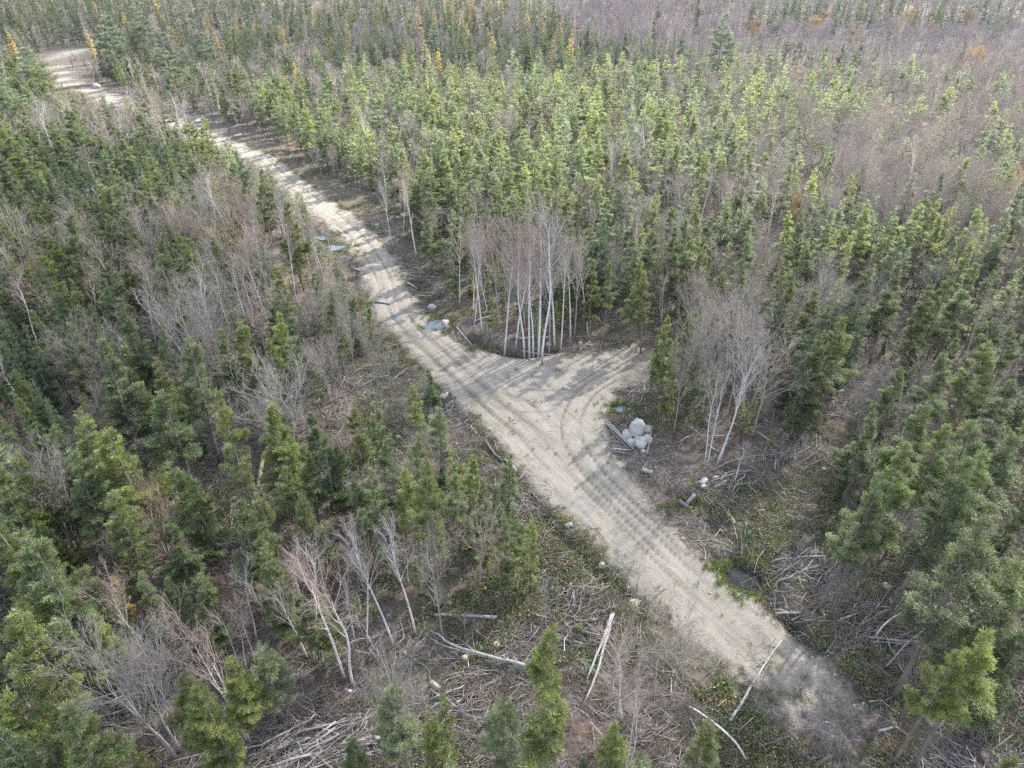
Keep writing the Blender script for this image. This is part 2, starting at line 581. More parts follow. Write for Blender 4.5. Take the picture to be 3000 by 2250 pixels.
def sub_sheet(name, mask, **props):
    q = Q[mask]
    used = np.unique(q)
    inv = np.zeros(len(V), np.int64); inv[used] = np.arange(len(used))
    A = dict(road=onroad, rs=S, rt=Tt, moss=moss, litter=litter, wet=wet, rut=rut)
    me = new_mesh(name, V[used], [inv[q]], [M_GROUND], attrs={k: v[used] for k, v in A.items()}, smooth_shade=True)
    return obj(name, me, **props)


sub_sheet('ground', ~isroad, kind='structure', label='brown forest floor of leaf litter, moss and broken twigs')
sub_sheet('road', isroad, kind='structure', label='pale rutted gravel forest road with a fork to the side')
print('ground', round(time.time() - T0, 1), len(V))

# pools
for (c, a, b, turn, dep, lab), q in zip(POOLS, POOL_XY):
    n = 40
    th = np.arange(n) * 2 * PI / n
    rr = 1 + .22 * np.sin(3 * th + q[0]) + .14 * np.sin(5 * th + q[1] * 2)
    if 'square' in lab:
        rr = 1.0 / np.maximum(np.abs(np.cos(th)), np.abs(np.sin(th))) * .95
    ex, ey = np.cos(th) * a * rr * 1.12, np.sin(th) * b * rr * 1.12
    ca, sa = math.cos(turn), math.sin(turn)
    zc = float(height(q[0:1], q[1:2])[0])
    lvl = zc + (dep * .42 if dep > .1 else .02)
    vx = np.stack([q[0] + ex * ca - ey * sa, q[1] + ex * sa + ey * ca, np.full(n, lvl)], -1)
    vx = np.vstack([vx, [[q[0], q[1], lvl]]])
    F = np.array([(i, (i + 1) % n, n) for i in range(n)])
    obj('puddle', new_mesh('puddle', vx, [F], [M_WATER if 'dark' in lab else M_SKYTINT]), kind='structure', label=lab, category='puddle')

# ------------------------------------------------------------------ tree prototypes (10 m tall, base at the origin)
def kites(p, d, w, l, wid, rng):
    """leaf-sized kite quads: base p, direction d, width direction w"""
    n = len(p)
    l = l[:, None]; wid = wid[:, None]
    V = np.stack([p, p + d * l * .45 + w * wid, p + d * l, p + d * l * .45 - w * wid], 1).reshape(-1, 3)
    F = np.arange(n * 4).reshape(-1, 4)
    return V, F


CONIFER = {
    #        base   radius power  e_low e_top  sag    nb  leaf  tone
    'cedar':  dict(zb=(.10, .30), R=(1.2, 1.7), pw=.88, e=(-8, 58), sag=.10, ll=.135, lw=.0145, c=(.160, .222, .084), tip=(.37, .435, .18)),
    'spruce': dict(zb=(.06, .2), R=(1.15, 1.5), pw=1.0, e=(-14, 42), sag=-.04, ll=.12, lw=.0145, c=(.092, .15, .06), tip=(.21, .28, .098)),
    'pine':   dict(zb=(.2, .3), R=(2.4, 3.0), pw=.8, e=(0, 40), sag=.06, ll=.19, lw=.026, c=(.20, .25, .18), tip=(.37, .43, .32)),
    'larch':  dict(zb=(.15, .25), R=(1.2, 1.5), pw=1.0, e=(-5, 35), sag=.0, ll=.15, lw=.02, c=(.60, .44, .17), tip=(.80, .64, .32)),
}


def conifer(kind, seed, nleaf, nb, lod=0, zb_=None):
    r = np.random.default_rng(seed)
    K = CONIFER[kind]
    H = 10.0
    zb = H * (zb_ or r.uniform(*K['zb'])); Rm = r.uniform(*K['R'])
    bend = r.normal(0, .12, 2)
    tz = np.linspace(0, 1, 9)
    TP = np.stack([bend[0] * np.sin(tz * 2.6) * tz, bend[1] * np.sin(tz * 2.1) * tz, tz * H * .985], -1)
    tr = .115 * (1 - tz) ** .85 + .012
    tax = lambda z: np.stack([np.interp(z, TP[:, 2], TP[:, 0]), np.interp(z, TP[:, 2], TP[:, 1]), z], -1)
    # branches
    q = np.sort(r.uniform(0, 1, nb) ** .92)
    if kind == 'pine':
        q = np.round(q * 9) / 9 + r.normal(0, .008, nb)
        q = np.clip(q, 0, 1)
    z = zb + (H - zb) * q * .985
    L = Rm * (1 - q) ** K['pw'] * r.uniform(.42, 1.28, nb) * np.minimum(1, .42 + 2.6 * q) + .12
    az = r.uniform(0, 2 * PI, nb)
    L *= 1 + .42 * np.sin(az + r.uniform(0, 6)) * r.uniform(.3, 1)           # one-sided crowns
    el = np.radians(K['e'][0] + (K['e'][1] - K['e'][0]) * q ** 1.3 + r.normal(0, 9, nb))
    D = np.stack([np.cos(az) * np.cos(el), np.sin(az) * np.cos(el), np.sin(el)], -1)
    lat = np.stack([-np.sin(az), np.cos(az), np.zeros(nb)], -1)
    B0 = tax(z)
    gaps = [(r.uniform(0, 2 * PI), r.uniform(.05, .75)) for _ in range(5 if kind == 'cedar' else 2)]
    for ga, gq in gaps:                                                     # missing limbs leave holes in the crown
        L = np.where((np.abs(np.angle(np.exp(1j * (az - ga)))) < .7) & (np.abs(q - gq) < .09), L * .35, L)
    ns = nb * (23, 14, 9, 6, 4)[lod]
    pr = L ** 1.3; pr /= pr.sum()
    bs = r.choice(nb, ns, p=pr)
    t = .14 + .86 * r.uniform(0, 1, ns) ** .7
    sg = r.choice([-1., 1.], ns)
    p0 = B0[bs] + D[bs] * (L[bs] * t)[:, None]
    p0[:, 2] += K['sag'] * L[bs] * t * t
    up = {'cedar': .10, 'spruce': -.16, 'pine': .22, 'larch': -.05}[kind]
    d2 = norm(D[bs] * .85 + lat[bs] * (sg * r.uniform(.35, 1.0, ns))[:, None] + r.normal(0, .16, (ns, 3)) + np.array([0, 0, up]))
    l2 = (.14 + .40 * L[bs] * (1.12 - t)) * r.uniform(.6, 1.3, ns)
    k = r.choice(ns, nleaf, p=l2 / l2.sum())
    bi, t = bs[k], t[k]
    s_ = r.uniform(0, 1.05, nleaf)
    p = p0[k] + d2[k] * (l2[k] * s_)[:, None] + r.normal(0, .05, (nleaf, 3))
    p[:, 2] -= (.16 if kind != 'pine' else .02) * l2[k] * s_ ** 2
    big = (1.0, 2.35, 3.2, 5.0, 6.7)[lod]
    ll = K['ll'] * r.uniform(.6, 1.3, nleaf) * big ** .75
    lw = K['lw'] * r.uniform(.7, 1.3, nleaf) * big ** 1.05
    side = np.cross(d2[k], np.array([0, 0, 1.])) * r.choice([-1., 1.], nleaf)[:, None]
    d = norm(d2[k] * .85 + side * r.uniform(.1, .8, nleaf)[:, None] + r.normal(0, .22, (nleaf, 3)))
    wv = norm(np.cross(d, norm(np.array([0, 0, 1.]) + r.normal(0, .6, (nleaf, 3)))))
    t = np.clip(t * .75 + s_ * .3, 0, 1)
    nv = 4 if lod == 0 else 3
    if lod == 0:
        V, F = kites(p, d, wv, ll, lw, r)
    else:
        V = np.stack([p + wv * lw[:, None], p + d * ll[:, None], p - wv * lw[:, None]], 1).reshape(-1, 3); F = np.arange(nleaf * 3).reshape(-1, 3)
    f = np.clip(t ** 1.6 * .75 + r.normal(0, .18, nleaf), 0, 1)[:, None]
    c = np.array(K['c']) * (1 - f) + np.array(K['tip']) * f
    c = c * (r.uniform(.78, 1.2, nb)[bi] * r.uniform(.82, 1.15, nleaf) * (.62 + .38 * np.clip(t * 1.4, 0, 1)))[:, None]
    old = r.uniform(0, 1, nleaf) < (.10 * (1 - t) + .015)
    c[old] = np.array([.17, .115, .055]) * r.uniform(.7, 1.2, (old.sum(), 1))
    C = np.repeat(c, nv, 0)
    # branch wood, live and dead
    if lod == 0:
        nd = int(26 + 30 * zb / 4)
        dz = r.uniform(.08 * H, zb + .12 * (H - zb), nd); daz = r.uniform(0, 2 * PI, nd); de = np.radians(r.normal(4, 14, nd))
        DL = r.uniform(.35, 1.25, nd) * Rm * .72
        dd = np.stack([np.cos(daz) * np.cos(de), np.sin(daz) * np.cos(de), np.sin(de)], -1)
        a0 = tax(dz); a1 = a0 + dd * (DL * .5)[:, None]; a2 = a0 + dd * DL[:, None] + r.normal(0, .08, (nd, 3))
        P0 = [B0, a0, a1]; P1 = [B0 + D * (L * .8)[:, None], a1, a2]
        r0 = [np.full(nb, .016), np.full(nd, .017), np.full(nd, .012)]; r1 = [np.full(nb, .005), np.full(nd, .012), np.full(nd, .005)]
        nt = nd * 5
        k = r.integers(0, nd, nt); s0 = a0[k] + dd[k] * (DL[k] * r.uniform(.3, 1, nt))[:, None]
        s1 = s0 + norm(dd[k] * .8 + r.normal(0, .6, (nt, 3))) * r.uniform(.12, .42, (nt, 1))
        P0.append(s0); P1.append(s1); r0.append(np.full(nt, .007)); r1.append(np.full(nt, .003))
        tv, tf = tubes(np.vstack(P0), np.vstack(P1), np.concatenate(r0), np.concatenate(r1), 3)
        tc = np.tile(np.array([.20, .18, .165]), (len(tv), 1)) * r.uniform(.7, 1.2, (len(tv) // 6, 1)).repeat(6, 0)
    else:
        tv = np.zeros((0, 3)); tf = np.zeros((0, 4), int); tc = np.zeros((0, 3))
    return (TP, tr), (np.vstack([V, tv]), [F, tf + len(V)] if lod == 0 else [F], np.vstack([C, tc]))


BARE = {
    'birch': dict(fork=.58, r0=.086, spread=24, wood=(.62, .60, .575), twig=(.385, .345, .325), trunkw=.9),
    'maple': dict(fork=.32, r0=.095, spread=36, wood=(.42, .405, .38), twig=(.38, .35, .32), trunkw=1.0),
    'aspen': dict(fork=.45, r0=.075, spread=30, wood=(.40, .38, .36), twig=(.41, .37, .335), trunkw=1.0),
}


def bare_tree(kind, seed, lod=0, stems=1):
    """trunk stems with recursive limbs; returns stems [(P, r)], segment arrays"""
    r = np.random.default_rng(seed)
    lod = min(lod, 2)
    K = BARE[kind]
    S0, S1, R0, R1, LV = [], [], [], [], []

    def add(a, b, ra, rb, lv):
        S0.append(a); S1.append(b); R0.append(ra); R1.append(rb); LV.append(lv)

    def grow(p, d, L, rad, lv):
        n = 3 if lv < 3 else 1
        pts = [p]
        for i in range(n):
            d = norm(d + r.normal(0, .13 if lv < 3 else .2, 3) + np.array([0, 0, .10]))
            q = pts[-1] + d * L / n
            ra = rad * (1 - i / n * .65); rb = rad * (1 - (i + 1) / n * .65)
            add(pts[-1], q, ra, rb, lv)
            pts.append(q)
        if lv >= (4 if lod == 0 else 2):
            return
        nc = ({1: 5, 2: 4, 3: 3} if kind != 'maple' else {1: 6, 2: 5, 3: 4})[lv] if lod == 0 else {1: 9}[lv]
        for i in range(nc):
            t = r.uniform(.25, 1.0) if i else 1.0
            k = min(int(t * n), n - 1)
            q = pts[k] + (pts[k + 1] - pts[k]) * (t * n - k)
            ax = r.normal(0, 1, 3)
            dd = norm(d * 1.0 + norm(np.cross(d, ax)) * r.uniform(.45, .95))
            grow(q, dd, L * r.uniform(.38, .62) * (1.1 - .3 * t), rad * (.42 if lv < 3 else .6), lv + 1)

    out = []
    for s in range(stems):
        Hs = 10 * (.82 if stems == 1 else r.uniform(.62, .85))
        lean = r.normal(0, .35 if stems == 1 else (.3 if kind == 'birch' else .9), 2)
        base = np.array([0, 0, 0]) if stems == 1 else np.array([*r.normal(0, .22, 2), 0])
        tz = np.linspace(0, 1, 9)
        kx, ky = r.normal(0, .13, 2)
        TP = base + np.stack([lean[0] * tz ** 1.4 + kx * np.sin(tz * 7 + s) * tz, lean[1] * tz ** 1.4 + ky * np.sin(tz * 6 + s * 2) * tz, tz * Hs], -1)
        r0 = K['r0'] * (1 if stems == 1 else .8)
        TR = r0 * (1 - tz) ** .8 + .014
        out.append((TP, TR))
        nl = (15 if stems == 1 else 10) - (3 if kind == 'birch' else 0) if lod == 0 else (10 if stems == 1 else 7)
        for i in range(nl):
            t = K['fork'] + (1 - K['fork']) * (i + r.uniform(0, .9)) / nl
            t = min(t, .995)
            k = min(int(t * 8), 7)
            p = TP[k] + (TP[k + 1] - TP[k]) * (t * 8 - k)
            a = r.uniform(0, 2 * PI); e = math.radians(90 - K['spread'] * r.uniform(.7, 1.6))
            L = (10 - p[2]) * r.uniform(.45, .8) + .7
            L = min(L, 3.2 if kind != 'birch' else 2.0)
            d = np.array([math.cos(a) * math.cos(e), math.sin(a) * math.cos(e), math.sin(e)])
            grow(p, d, L, r0 * .42 * (1.15 - .6 * t) + .006, 1)
        grow(TP[-1], norm(TP[-1] - TP[-2]), 10 - Hs + .2, .014, 1)
        if kind == 'birch' and lod == 0:
            for i in range(9):                                   # short dead side twigs on the clear stem
                t = r.uniform(.12, K['fork'])
                k = min(int(t * 8), 7)
                p = TP[k] + (TP[k + 1] - TP[k]) * (t * 8 - k)
                a = r.uniform(0, 2 * PI)
                grow(p, norm(np.array([math.cos(a), math.sin(a), r.uniform(-.1, .9)])), r.uniform(.3, .9), .009, 3)
    S0, S1, R0, R1, LV = np.array(S0), np.array(S1), np.array(R0), np.array(R1), np.array(LV)
    if lod == 0:
        thick = LV <= 2
        R0 = np.where(LV >= 4, .0052, np.where(LV == 3, np.maximum(R0, .007), np.maximum(R0, .011))); R1 = np.where(LV >= 4, .003, np.maximum(R1, .0045))
        v1, f1 = tubes(S0[thick], S1[thick], R0[thick], R1[thick], 4)
        v2, f2 = tubes(S0[~thick], S1[~thick], R0[~thick], R1[~thick], 3)
        lv = np.concatenate([LV[thick].repeat(8), LV[~thick].repeat(6)])
        V = np.vstack([v1, v2]); F = [np.vstack([f1, f2 + len(v1)])]
    else:
        m = {1: 1.25, 2: 2.2}[lod]
        w = np.where(LV >= 2, .020 * m, np.maximum(R0, .016) * (1.0 + .4 * m))
        L = np.linalg.norm(S1 - S0, axis=1)
        d = norm(S1 - S0)
        wv = norm(np.cross(d, r.normal(0, 1, d.shape)))
        V = np.stack([S0 - wv * w[:, None], S0 + wv * w[:, None], S1 + wv * w[:, None] * .5, S1 - wv * w[:, None] * .5], 1).reshape(-1, 3)
        F = [np.arange(len(V)).reshape(-1, 4)]
        lv = LV.repeat(4)
    cw, ct = np.array(K['wood']), np.array(K['twig'])
    f = np.clip((lv - 1) / 2.0, 0, 1)[:, None]
    C = (cw * (1 - f) + ct * f) * r.uniform(.85, 1.15, (len(V), 1))
    return out, (V, F, C)


def oak_leaves(seed, n, lod):
    """a bare tree that still carries rusty leaves"""
    r = np.random.default_rng(seed)
    out, (V, F, C) = bare_tree('maple', seed, 0 if lod == 0 else 1)
    tips = V[r.integers(0, len(V), n)]
    tips = tips[tips[:, 2] > 3.2]
    n = len(tips)
    p = tips + r.normal(0, .16, (n, 3)); d = norm(r.normal(0, 1, (n, 3))); w = norm(np.cross(d, r.normal(0, 1, (n, 3))))
    k = 1.0 if lod == 0 else 2.2
    LV_, LF = kites(p, d, w, r.uniform(.16, .3, n) * k, r.uniform(.05, .1, n) * k, r)
    c = np.array([.36, .19, .10]) * r.uniform(.6, 1.35, (n, 1)) * np.array([1, 1, 1]) + r.uniform(0, .06, (n, 1)) * np.array([.6, .8, .1])
    return out, (np.vstack([V, LV_]), [F[0], LF + len(V)], np.vstack([C, c.repeat(4, 0)]))


PROTO = {}


def store(kind, form, stems, crown, bark, leafy):
    tv = [tube(P, r, 6) for P, r in stems]
    V, (Fq, Fc) = merge([(v, [q, c]) for v, q, c in tv])
    tm = new_mesh('trunk', V, [Fq, Fc], [bark], smooth_shade=True)
    cv, cf, cc = crown
    if leafy == 'needle':
        cm = new_mesh('crown', cv, cf, [M_LEAF, M_TWIG], mat_idx=[0, 1], attrs=dict(col=cc))
    elif leafy == 'oak':
        cm = new_mesh('crown', cv, cf, [M_TWIG, M_LEAF], mat_idx=[0, 1], attrs=dict(col=cc))
    else:
        cm = new_mesh('crown', cv, cf, [M_TWIG], attrs=dict(col=cc))
    PROTO.setdefault(kind, []).append((tm, cm, form))


NEAR_LEAF = 46000
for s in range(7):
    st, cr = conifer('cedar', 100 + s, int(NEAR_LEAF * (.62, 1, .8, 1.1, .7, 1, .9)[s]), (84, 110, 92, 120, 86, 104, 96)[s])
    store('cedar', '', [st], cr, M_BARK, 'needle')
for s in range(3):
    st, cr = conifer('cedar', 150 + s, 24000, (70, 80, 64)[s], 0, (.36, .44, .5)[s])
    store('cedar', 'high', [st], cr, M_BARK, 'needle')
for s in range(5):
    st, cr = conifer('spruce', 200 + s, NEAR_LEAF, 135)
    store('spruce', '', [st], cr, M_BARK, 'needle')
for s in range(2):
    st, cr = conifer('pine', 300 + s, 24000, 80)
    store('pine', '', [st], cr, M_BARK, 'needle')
for s in range(3):
    st, cr = conifer('larch', 400 + s, 12000, 80)
    store('larch', '', [st], cr, M_BARK, 'needle')
for s in range(7):
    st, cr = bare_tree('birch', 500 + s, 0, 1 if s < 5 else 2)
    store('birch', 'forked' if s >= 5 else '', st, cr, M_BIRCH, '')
for s in range(6):
    n = [1, 1, 3, 1, 2, 4][s]
    st, cr = bare_tree('maple', 600 + s, 0, n)
    store('maple', 'many-stemmed' if n > 1 else '', st, cr, M_BARKG, '')
for s in range(5):
    st, cr = bare_tree('aspen', 700 + s, 0, 1 if s < 4 else 2)
    store('aspen', '', st, cr, M_BARKG, '')
for s in range(2):
    st, cr = oak_leaves(800 + s, 3200, 0)
    store('oak', '', st, cr, M_BARKG, 'oak')
print('protos', round(time.time() - T0, 1), {k: [len(p[1].polygons) for p in v] for k, v in PROTO.items()})

# ------------------------------------------------------------------ where the trees stand
TREES = []          # dict(kind, x, y, h, w, proto, tint, key)


def plant(kind, x, y, h, w=1.0, key=None, proto=None, lean=None, tint=None):
    TREES.append(dict(kind=kind, x=float(x), y=float(y), h=float(h), w=float(w), key=key, proto=proto, lean=lean, tint=tint))


# trees read off the photo: kind, top pixel u v, height in metres, width factor, what sets it apart
HAND = [
    ('cedar', 289, 1003, 12.5, 1.15, 'tall broad-topped grey-green cedar above leaning dead limbs in the left wood'),
    ('cedar', 533, 990, 12.5, 1.0, 'tall blue-green cedar standing in front of the big grey maple'),
    ('cedar', 470, 1148, 11, 1.35, 'broad dense dark green cedar left of the slim high-pruned pine'),
    ('cedar', 316, 1234, 11.5, 1.2, 'steep one-sided yellow-green cedar with bare grey limbs at its foot'),
    ('cedar', 226, 1211, 11, 1.1, 'dark round-topped cedar beside the steep one-sided yellow-green cedar'),
    ('cedar', 651, 1143, 14.0, .62, 'slim olive cedar on a tall bare trunk at the rim of the left clearing'),
    ('maple', 791, 1090, 9.5, 1.15, 'big pale many-stemmed bare tree fanning out beside the left clearing'),
    ('maple', 520, 850, 12.5, 1.1, 'tall spreading grey bare tree towering over the dark spruces on the left'),
    ('maple', 217, 960, 9, 1.0, 'grey forked bare tree between two cedars left of the tall blue-green cedar'),
    ('maple', 90, 1325, 9, .9, 'white-grey crooked bare tree near the left border of the photo'),
    ('maple', 420, 1440, 6.5, 1.35, 'wide round bare crown of reddish twigs below the steep yellow-green cedar'),
    ('cedar', 705, 940, 10, 1.05, 'yellowish bushy cedar right of the tall spreading grey bare tree'),
    ('cedar', 651, 955, 10, .9, None), ('spruce', 827, 818, 11, .9, 'pointed dark spruce spire near the open road verge on the left'),
    ('spruce', 149, 786, 12, .75, 'slender sharp spruce spire at the left, rising behind red-topped birches'), ('spruce', 90, 800, 11, .8, None),
    ('cedar', 100, 917, 10, 1, None), ('cedar', 185, 949, 10, 1, None), ('spruce', 687, 890, 9, 1.1, None), ('cedar', 859, 976, 10, 1, None),
    ('cedar', 795, 995, 9, 1, None), ('cedar', 497, 1356, 9, 1.15, None), ('cedar', 545, 1369, 9, 1.1, None), ('cedar', 407, 1125, 8, .9, None),
    ('cedar', 45, 1311, 10, 1.1, None), ('cedar', 181, 1292, 11, 1.1, None),
    ('spruce', 880, 1408, 8, 1.15, 'bright yellow-green young fir at the lower edge of the left clearing'),
    ('cedar', 886, 1311, 9, 1.1, None), ('cedar', 945, 1274, 9.5, 1, None), ('cedar', 985, 1300, 8, .9, None),
    ('birch', 370, 745, 11, 1, None), ('birch', 420, 748, 11, 1, None), ('birch', 560, 760, 11, 1, None), ('birch', 545, 800, 9.5, 1, None), ('birch', 618, 770, 9, 1, None), ('birch', 672, 745, 10, 1, None),
    ('birch', 15, 790, 10, 1, None), ('birch', 92, 835, 8, 1, 'small red-topped birch in front of the sharp spruce spire'), ('birch', 221, 785, 8, 1, None),
    ('birch', 850, 1540, 10, .9, None), ('birch', 931, 1530, 13.5, .85, 'tallest white birch of the lower left group'),
    ('birch', 832, 1672, 8, .9, 'straight bright white birch stem right of the lower left birch row'), ('birch', 683, 1660, 7, .9, None), ('birch', 764, 1672, 6.5, .9, None),
    ('birch', 520, 1745, 6.5, .9, None), ('birch', 683, 1745, 6.5, .9, None), ('birch', 645, 1765, 6.5, .9, None),
    ('birch', 583, 1825, 11, .8, 'leaning white birch forked twice above a dense green cedar, lower left'),
    ('birch', 244, 1680, 8, 1, None), ('birch', 325, 1710, 7, .9, None),
    ('maple', 340, 1850, 11, .95, 'tall many-limbed grey bare tree leaning in at the lower left'),
    ('cedar', 407, 1681, 8, .95, None), ('cedar', 479, 1676, 7.5, .9, None), ('cedar', 791, 1581, 9, 1, None), ('cedar', 746, 1577, 8, 1, None), ('cedar', 158, 1825, 9, 1.3, None),
    ('cedar', 45, 1803, 11, 1.2, None), ('cedar', 14, 2110, 9, 1.2, None), ('cedar', 149, 2079, 10, 1.1, None), ('cedar', 344, 2155, 6, .9, 'small yellow-green cedar alone on brown ground at the bottom left'),
    ('cedar', 669, 1898, 8, 1.1, None), ('cedar', 755, 1875, 7.5, 1.1, None), ('cedar', 588, 2006, 8.5, 1.25, None), ('cedar', 530, 1960, 8, 1.1, None), ('cedar', 90, 1975, 9, 1.2, None),
    ('cedar', 14, 2020, 9, 1.2, None), ('cedar', 68, 1545, 13, 1, None), ('cedar', 10, 1560, 12, 1, None), ('cedar', 475, 1513, 8, .95, 'ochre-tinged cedar crowding the round reddish bare crown'), ('cedar', 949, 1735, 6.5, .9, None), ('cedar', 886, 1735, 6.5, .9, None),
    ('larch', 325, 1680, 7, .8, 'thin orange-needled larch among birches at the lower left'), ('cedar', 250, 1800, 8, 1.1, None), ('cedar', 270, 1690, 7.5, .9, None),
    ('cedar', 1624, 1838, 12.5, .85, 'tall slim cedar standing alone in the slash at the bottom centre'),
    ('cedar', 1466, 1990, 9, .9, 'shorter cedar just left of the tall lone one at the bottom centre'),
    ('cedar', 1149, 1997, 8.5, 1.1, None), ('maple', 1145, 1895, 11, .55, 'thin grey bare tree rising through small cedars at the bottom'), ('cedar', 1298, 2010, 7, .8, None), ('cedar', 1253, 2070, 6, .9, None),
    ('birch', 1099, 1515, 11.5, .7, 'left of two tall white birches leaning above the slash, bottom centre'), ('birch', 1176, 1500, 11, .75, 'right of two tall white birches above the slash, with a broom-like top'),
    ('birch', 1023, 1610, 8.5, .8, 'birch with a dense white broom of branches left of the two tall leaning ones'), ('birch', 1002, 1690, 6, .7, None),
    ('cedar', 1253, 1345, 13, .75, 'tall thin-crowned cedar with a long dead grey stem in the left slash'), ('maple', 1271, 1575, 9, .6, None),
    ('cedar', 1560, 1500, 7.5, .75, None), ('cedar', 1470, 1490, 8, .7, None), ('birch', 1606, 1680, 5, .7, None),
    ('birch', 1872, 1785, 10, 1.0, 'reddish twiggy birch thicket by the bottom left edge of the road'), ('aspen', 1965, 1790, 8, 1, None), ('aspen', 1835, 1900, 7.5, 1, None), ('aspen', 2030, 1860, 7, 1, None),
    ('birch', 1877, 2045, 7.5, .8, 'white forked birch stems at the bottom border below the reddish thicket'), ('cedar', 1796, 2128, 6.5, 1.1, None), ('spruce', 1710, 2192, 5, .9, 'little dark fir at the bottom border'),
    ('cedar', 1880, 2190, 5.5, 1.1, None), ('cedar', 2075, 2105, 6.0, 1.0, 'small green cedar under the curved white birches at the bottom'), ('maple', 1081, 1960, 8, .6, None), ('cedar', 1014, 2178, 7, 1, None), ('cedar', 1316, 2215, 5, 1, None),
    ('cedar', 2669, 1305, 14.5, .85, 'great green cedar with a bare forked foot by the brush heap'), ('cedar', 2590, 1400, 12.5, .75, 'pale grey-green cedar leaning against the great green cedar by the brush heap'), ('cedar', 2530, 1425, 11.5, .9, None),
    ('cedar', 2815, 1340, 14, .95, 'dark round-crowned cedar behind the great green cedar on the right'), ('cedar', 2905, 1335, 13, .95, None),
    ('cedar', 2900, 1500, 15.5, 1.0, 'tall cedar with a long slanting bare trunk at the right border'), ('cedar', 2972, 1640, 12, 1.1, None),
    ('cedar', 2905, 1862, 11.5, .95, 'bright yellow-green bushy cedar on a long bare trunk, lower right'), ('cedar', 2808, 1898, 10.5, .85, 'small yellow-green cedar close left of the bright bushy one, lower right'),
    ('cedar', 2845, 1795, 9, .6, None), ('cedar', 2985, 2210, 7, 1.1, None),
    ('spruce', 2714, 1150, 12, 1.1, 'bright green dense fir among grey-green cedars on the right slope'), ('cedar', 2750, 1035, 11, 1.1, None), ('cedar', 2655, 1057, 10, 1.1, None),
    ('cedar', 2770, 1225, 12, 1, None), ('cedar', 2870, 1235, 12, 1.1, None), ('cedar', 2960, 1270, 12, 1.2, None),
    ('cedar', 2542, 1195, 9, 1, None), ('maple', 2579, 1085, 7.5, 1.15, 'purple-grey round bare tree among cedars by the skid trail'), ('cedar', 2881, 985, 11, 1.1, None), ('cedar', 2985, 960, 11, 1.1, None), ('cedar', 2985, 1105, 11, 1.1, None), ('cedar', 2791, 990, 9, 1, None),
    ('birch', 2181, 1015, 12, .75, 'tall twin-stemmed white birch standing right of the pale boulders'), ('birch', 2122, 1080, 10, .6, 'thin crooked white birch just left of the tall twin-stemmed one'),
    ('aspen', 2090, 930, 11, 1, None), ('aspen', 2190, 925, 11, 1, None), ('aspen', 2262, 960, 11, 1.1, None), ('aspen', 2050, 960, 10, .9, None), ('aspen', 2010, 1040, 8.5, .8, None),
    ('cedar', 2551, 777, 11, 1, None), ('cedar', 2642, 777, 11, 1, None), ('cedar', 2393, 836, 9.5, 1.1, None), ('cedar', 2294, 777, 9.5, 1, None), ('spruce', 2289, 868, 9.5, .75, 'dark slim spruce spire right of the white-flecked birches'), ('spruce', 2452, 878, 12, .8, 'leaning dark spruce spire, one of two above the skid trail'), ('spruce', 2520, 878, 11, .8, None),
    ('spruce', 2370, 925, 11, .85, None), ('cedar', 2438, 925, 12, 1.1, None), ('cedar', 2400, 975, 11, 1, None), ('cedar', 2027, 931, 9, .9, None), ('cedar', 2325, 1094, 5, .9, None), ('cedar', 2732, 831, 11, 1.1, None), ('cedar', 2780, 800, 11, 1.1, None), ('cedar', 2850, 770, 11, 1.1, None), ('maple', 2425, 765, 9, 1.1, None),
    ('cedar', 1972, 925, 9.5, .8, 'bright feathery cedar at the tip of the side branch of the road'), ('cedar', 1927, 985, 6.5, .8, None), ('cedar', 1990, 1000, 9, .8, None), ('cedar', 2040, 1010, 8.5, .8, None),
    ('birch', 1378, 690, 11.5, .65, None), ('birch', 1405, 670, 12.5, .7, None), ('birch', 1475, 680, 14, .75, None), ('birch', 1545, 660, 15, .8, None), ('birch', 1600, 650, 15.5, 1.0, 'large forked white birch at the middle of the birch row above the fork'), ('birch', 1640, 640, 14.5, .8, None),
    ('birch', 1690, 655, 13.5, .7, None), ('birch', 1745, 690, 12, .6, None), ('birch', 1510, 690, 13, .7, None), ('birch', 1335, 640, 11, .6, None), ('birch', 1440, 700, 12, .6, None), ('birch', 1570, 680, 14, .8, None), ('birch', 1658, 690, 13, .7, None),
    ('birch', 1130, 500, 11, .7, None), ('birch', 1165, 510, 9, .7, None), ('birch', 1200, 500, 12, .8, None), ('birch', 1402, 545, 9, .7, None), ('birch', 1430, 560, 8, .7, None), ('birch', 1545, 540, 10, .7, None), ('birch', 1590, 560, 10, .7, None),
    ('aspen', 1530, 640, 14, .9, None), ('aspen', 1585, 640, 14.5, .9, None), ('aspen', 1460, 660, 12.5, .8, None), ('aspen', 1700, 690, 12, .8, None), ('aspen', 1620, 700, 13, .8, None),
    ('cedar', 1443, 855, 6.5, 1.0, 'bright small cedar at the front of the birch row left of the large forked birch'), ('cedar', 1579, 880, 5.5, .9, None), ('cedar', 1630, 880, 5, .7, None), ('cedar', 1787, 765, 10, .85, None), ('cedar', 1741, 760, 10, .8, None), ('cedar', 1872, 755, 10.5, .95, None), ('cedar', 1905, 800, 9.5, .9, None), ('cedar', 1330, 690, 8, .9, None),
    ('spruce', 1770, 640, 11.5, 1.5, 'wide dark green fir rising behind the birch row above the fork'), ('cedar', 1255, 615, 9, .9, 'lone bushy cedar at the edge of the stand beside the arched birch'),
    ('spruce', 1340, 665, 8, .6, None), ('spruce', 1415, 660, 8, .7, None), ('spruce', 1490, 640, 8, .6, None),
    ('cedar', 1253, 1075, 6, 1.0, 'airy young cedar beside the road edge left of the fork'), ('cedar', 1036, 860, 7.5, .8, 'dark young cedar on the left verge of the upper road'), ('cedar', 1075, 870, 6, .7, None),
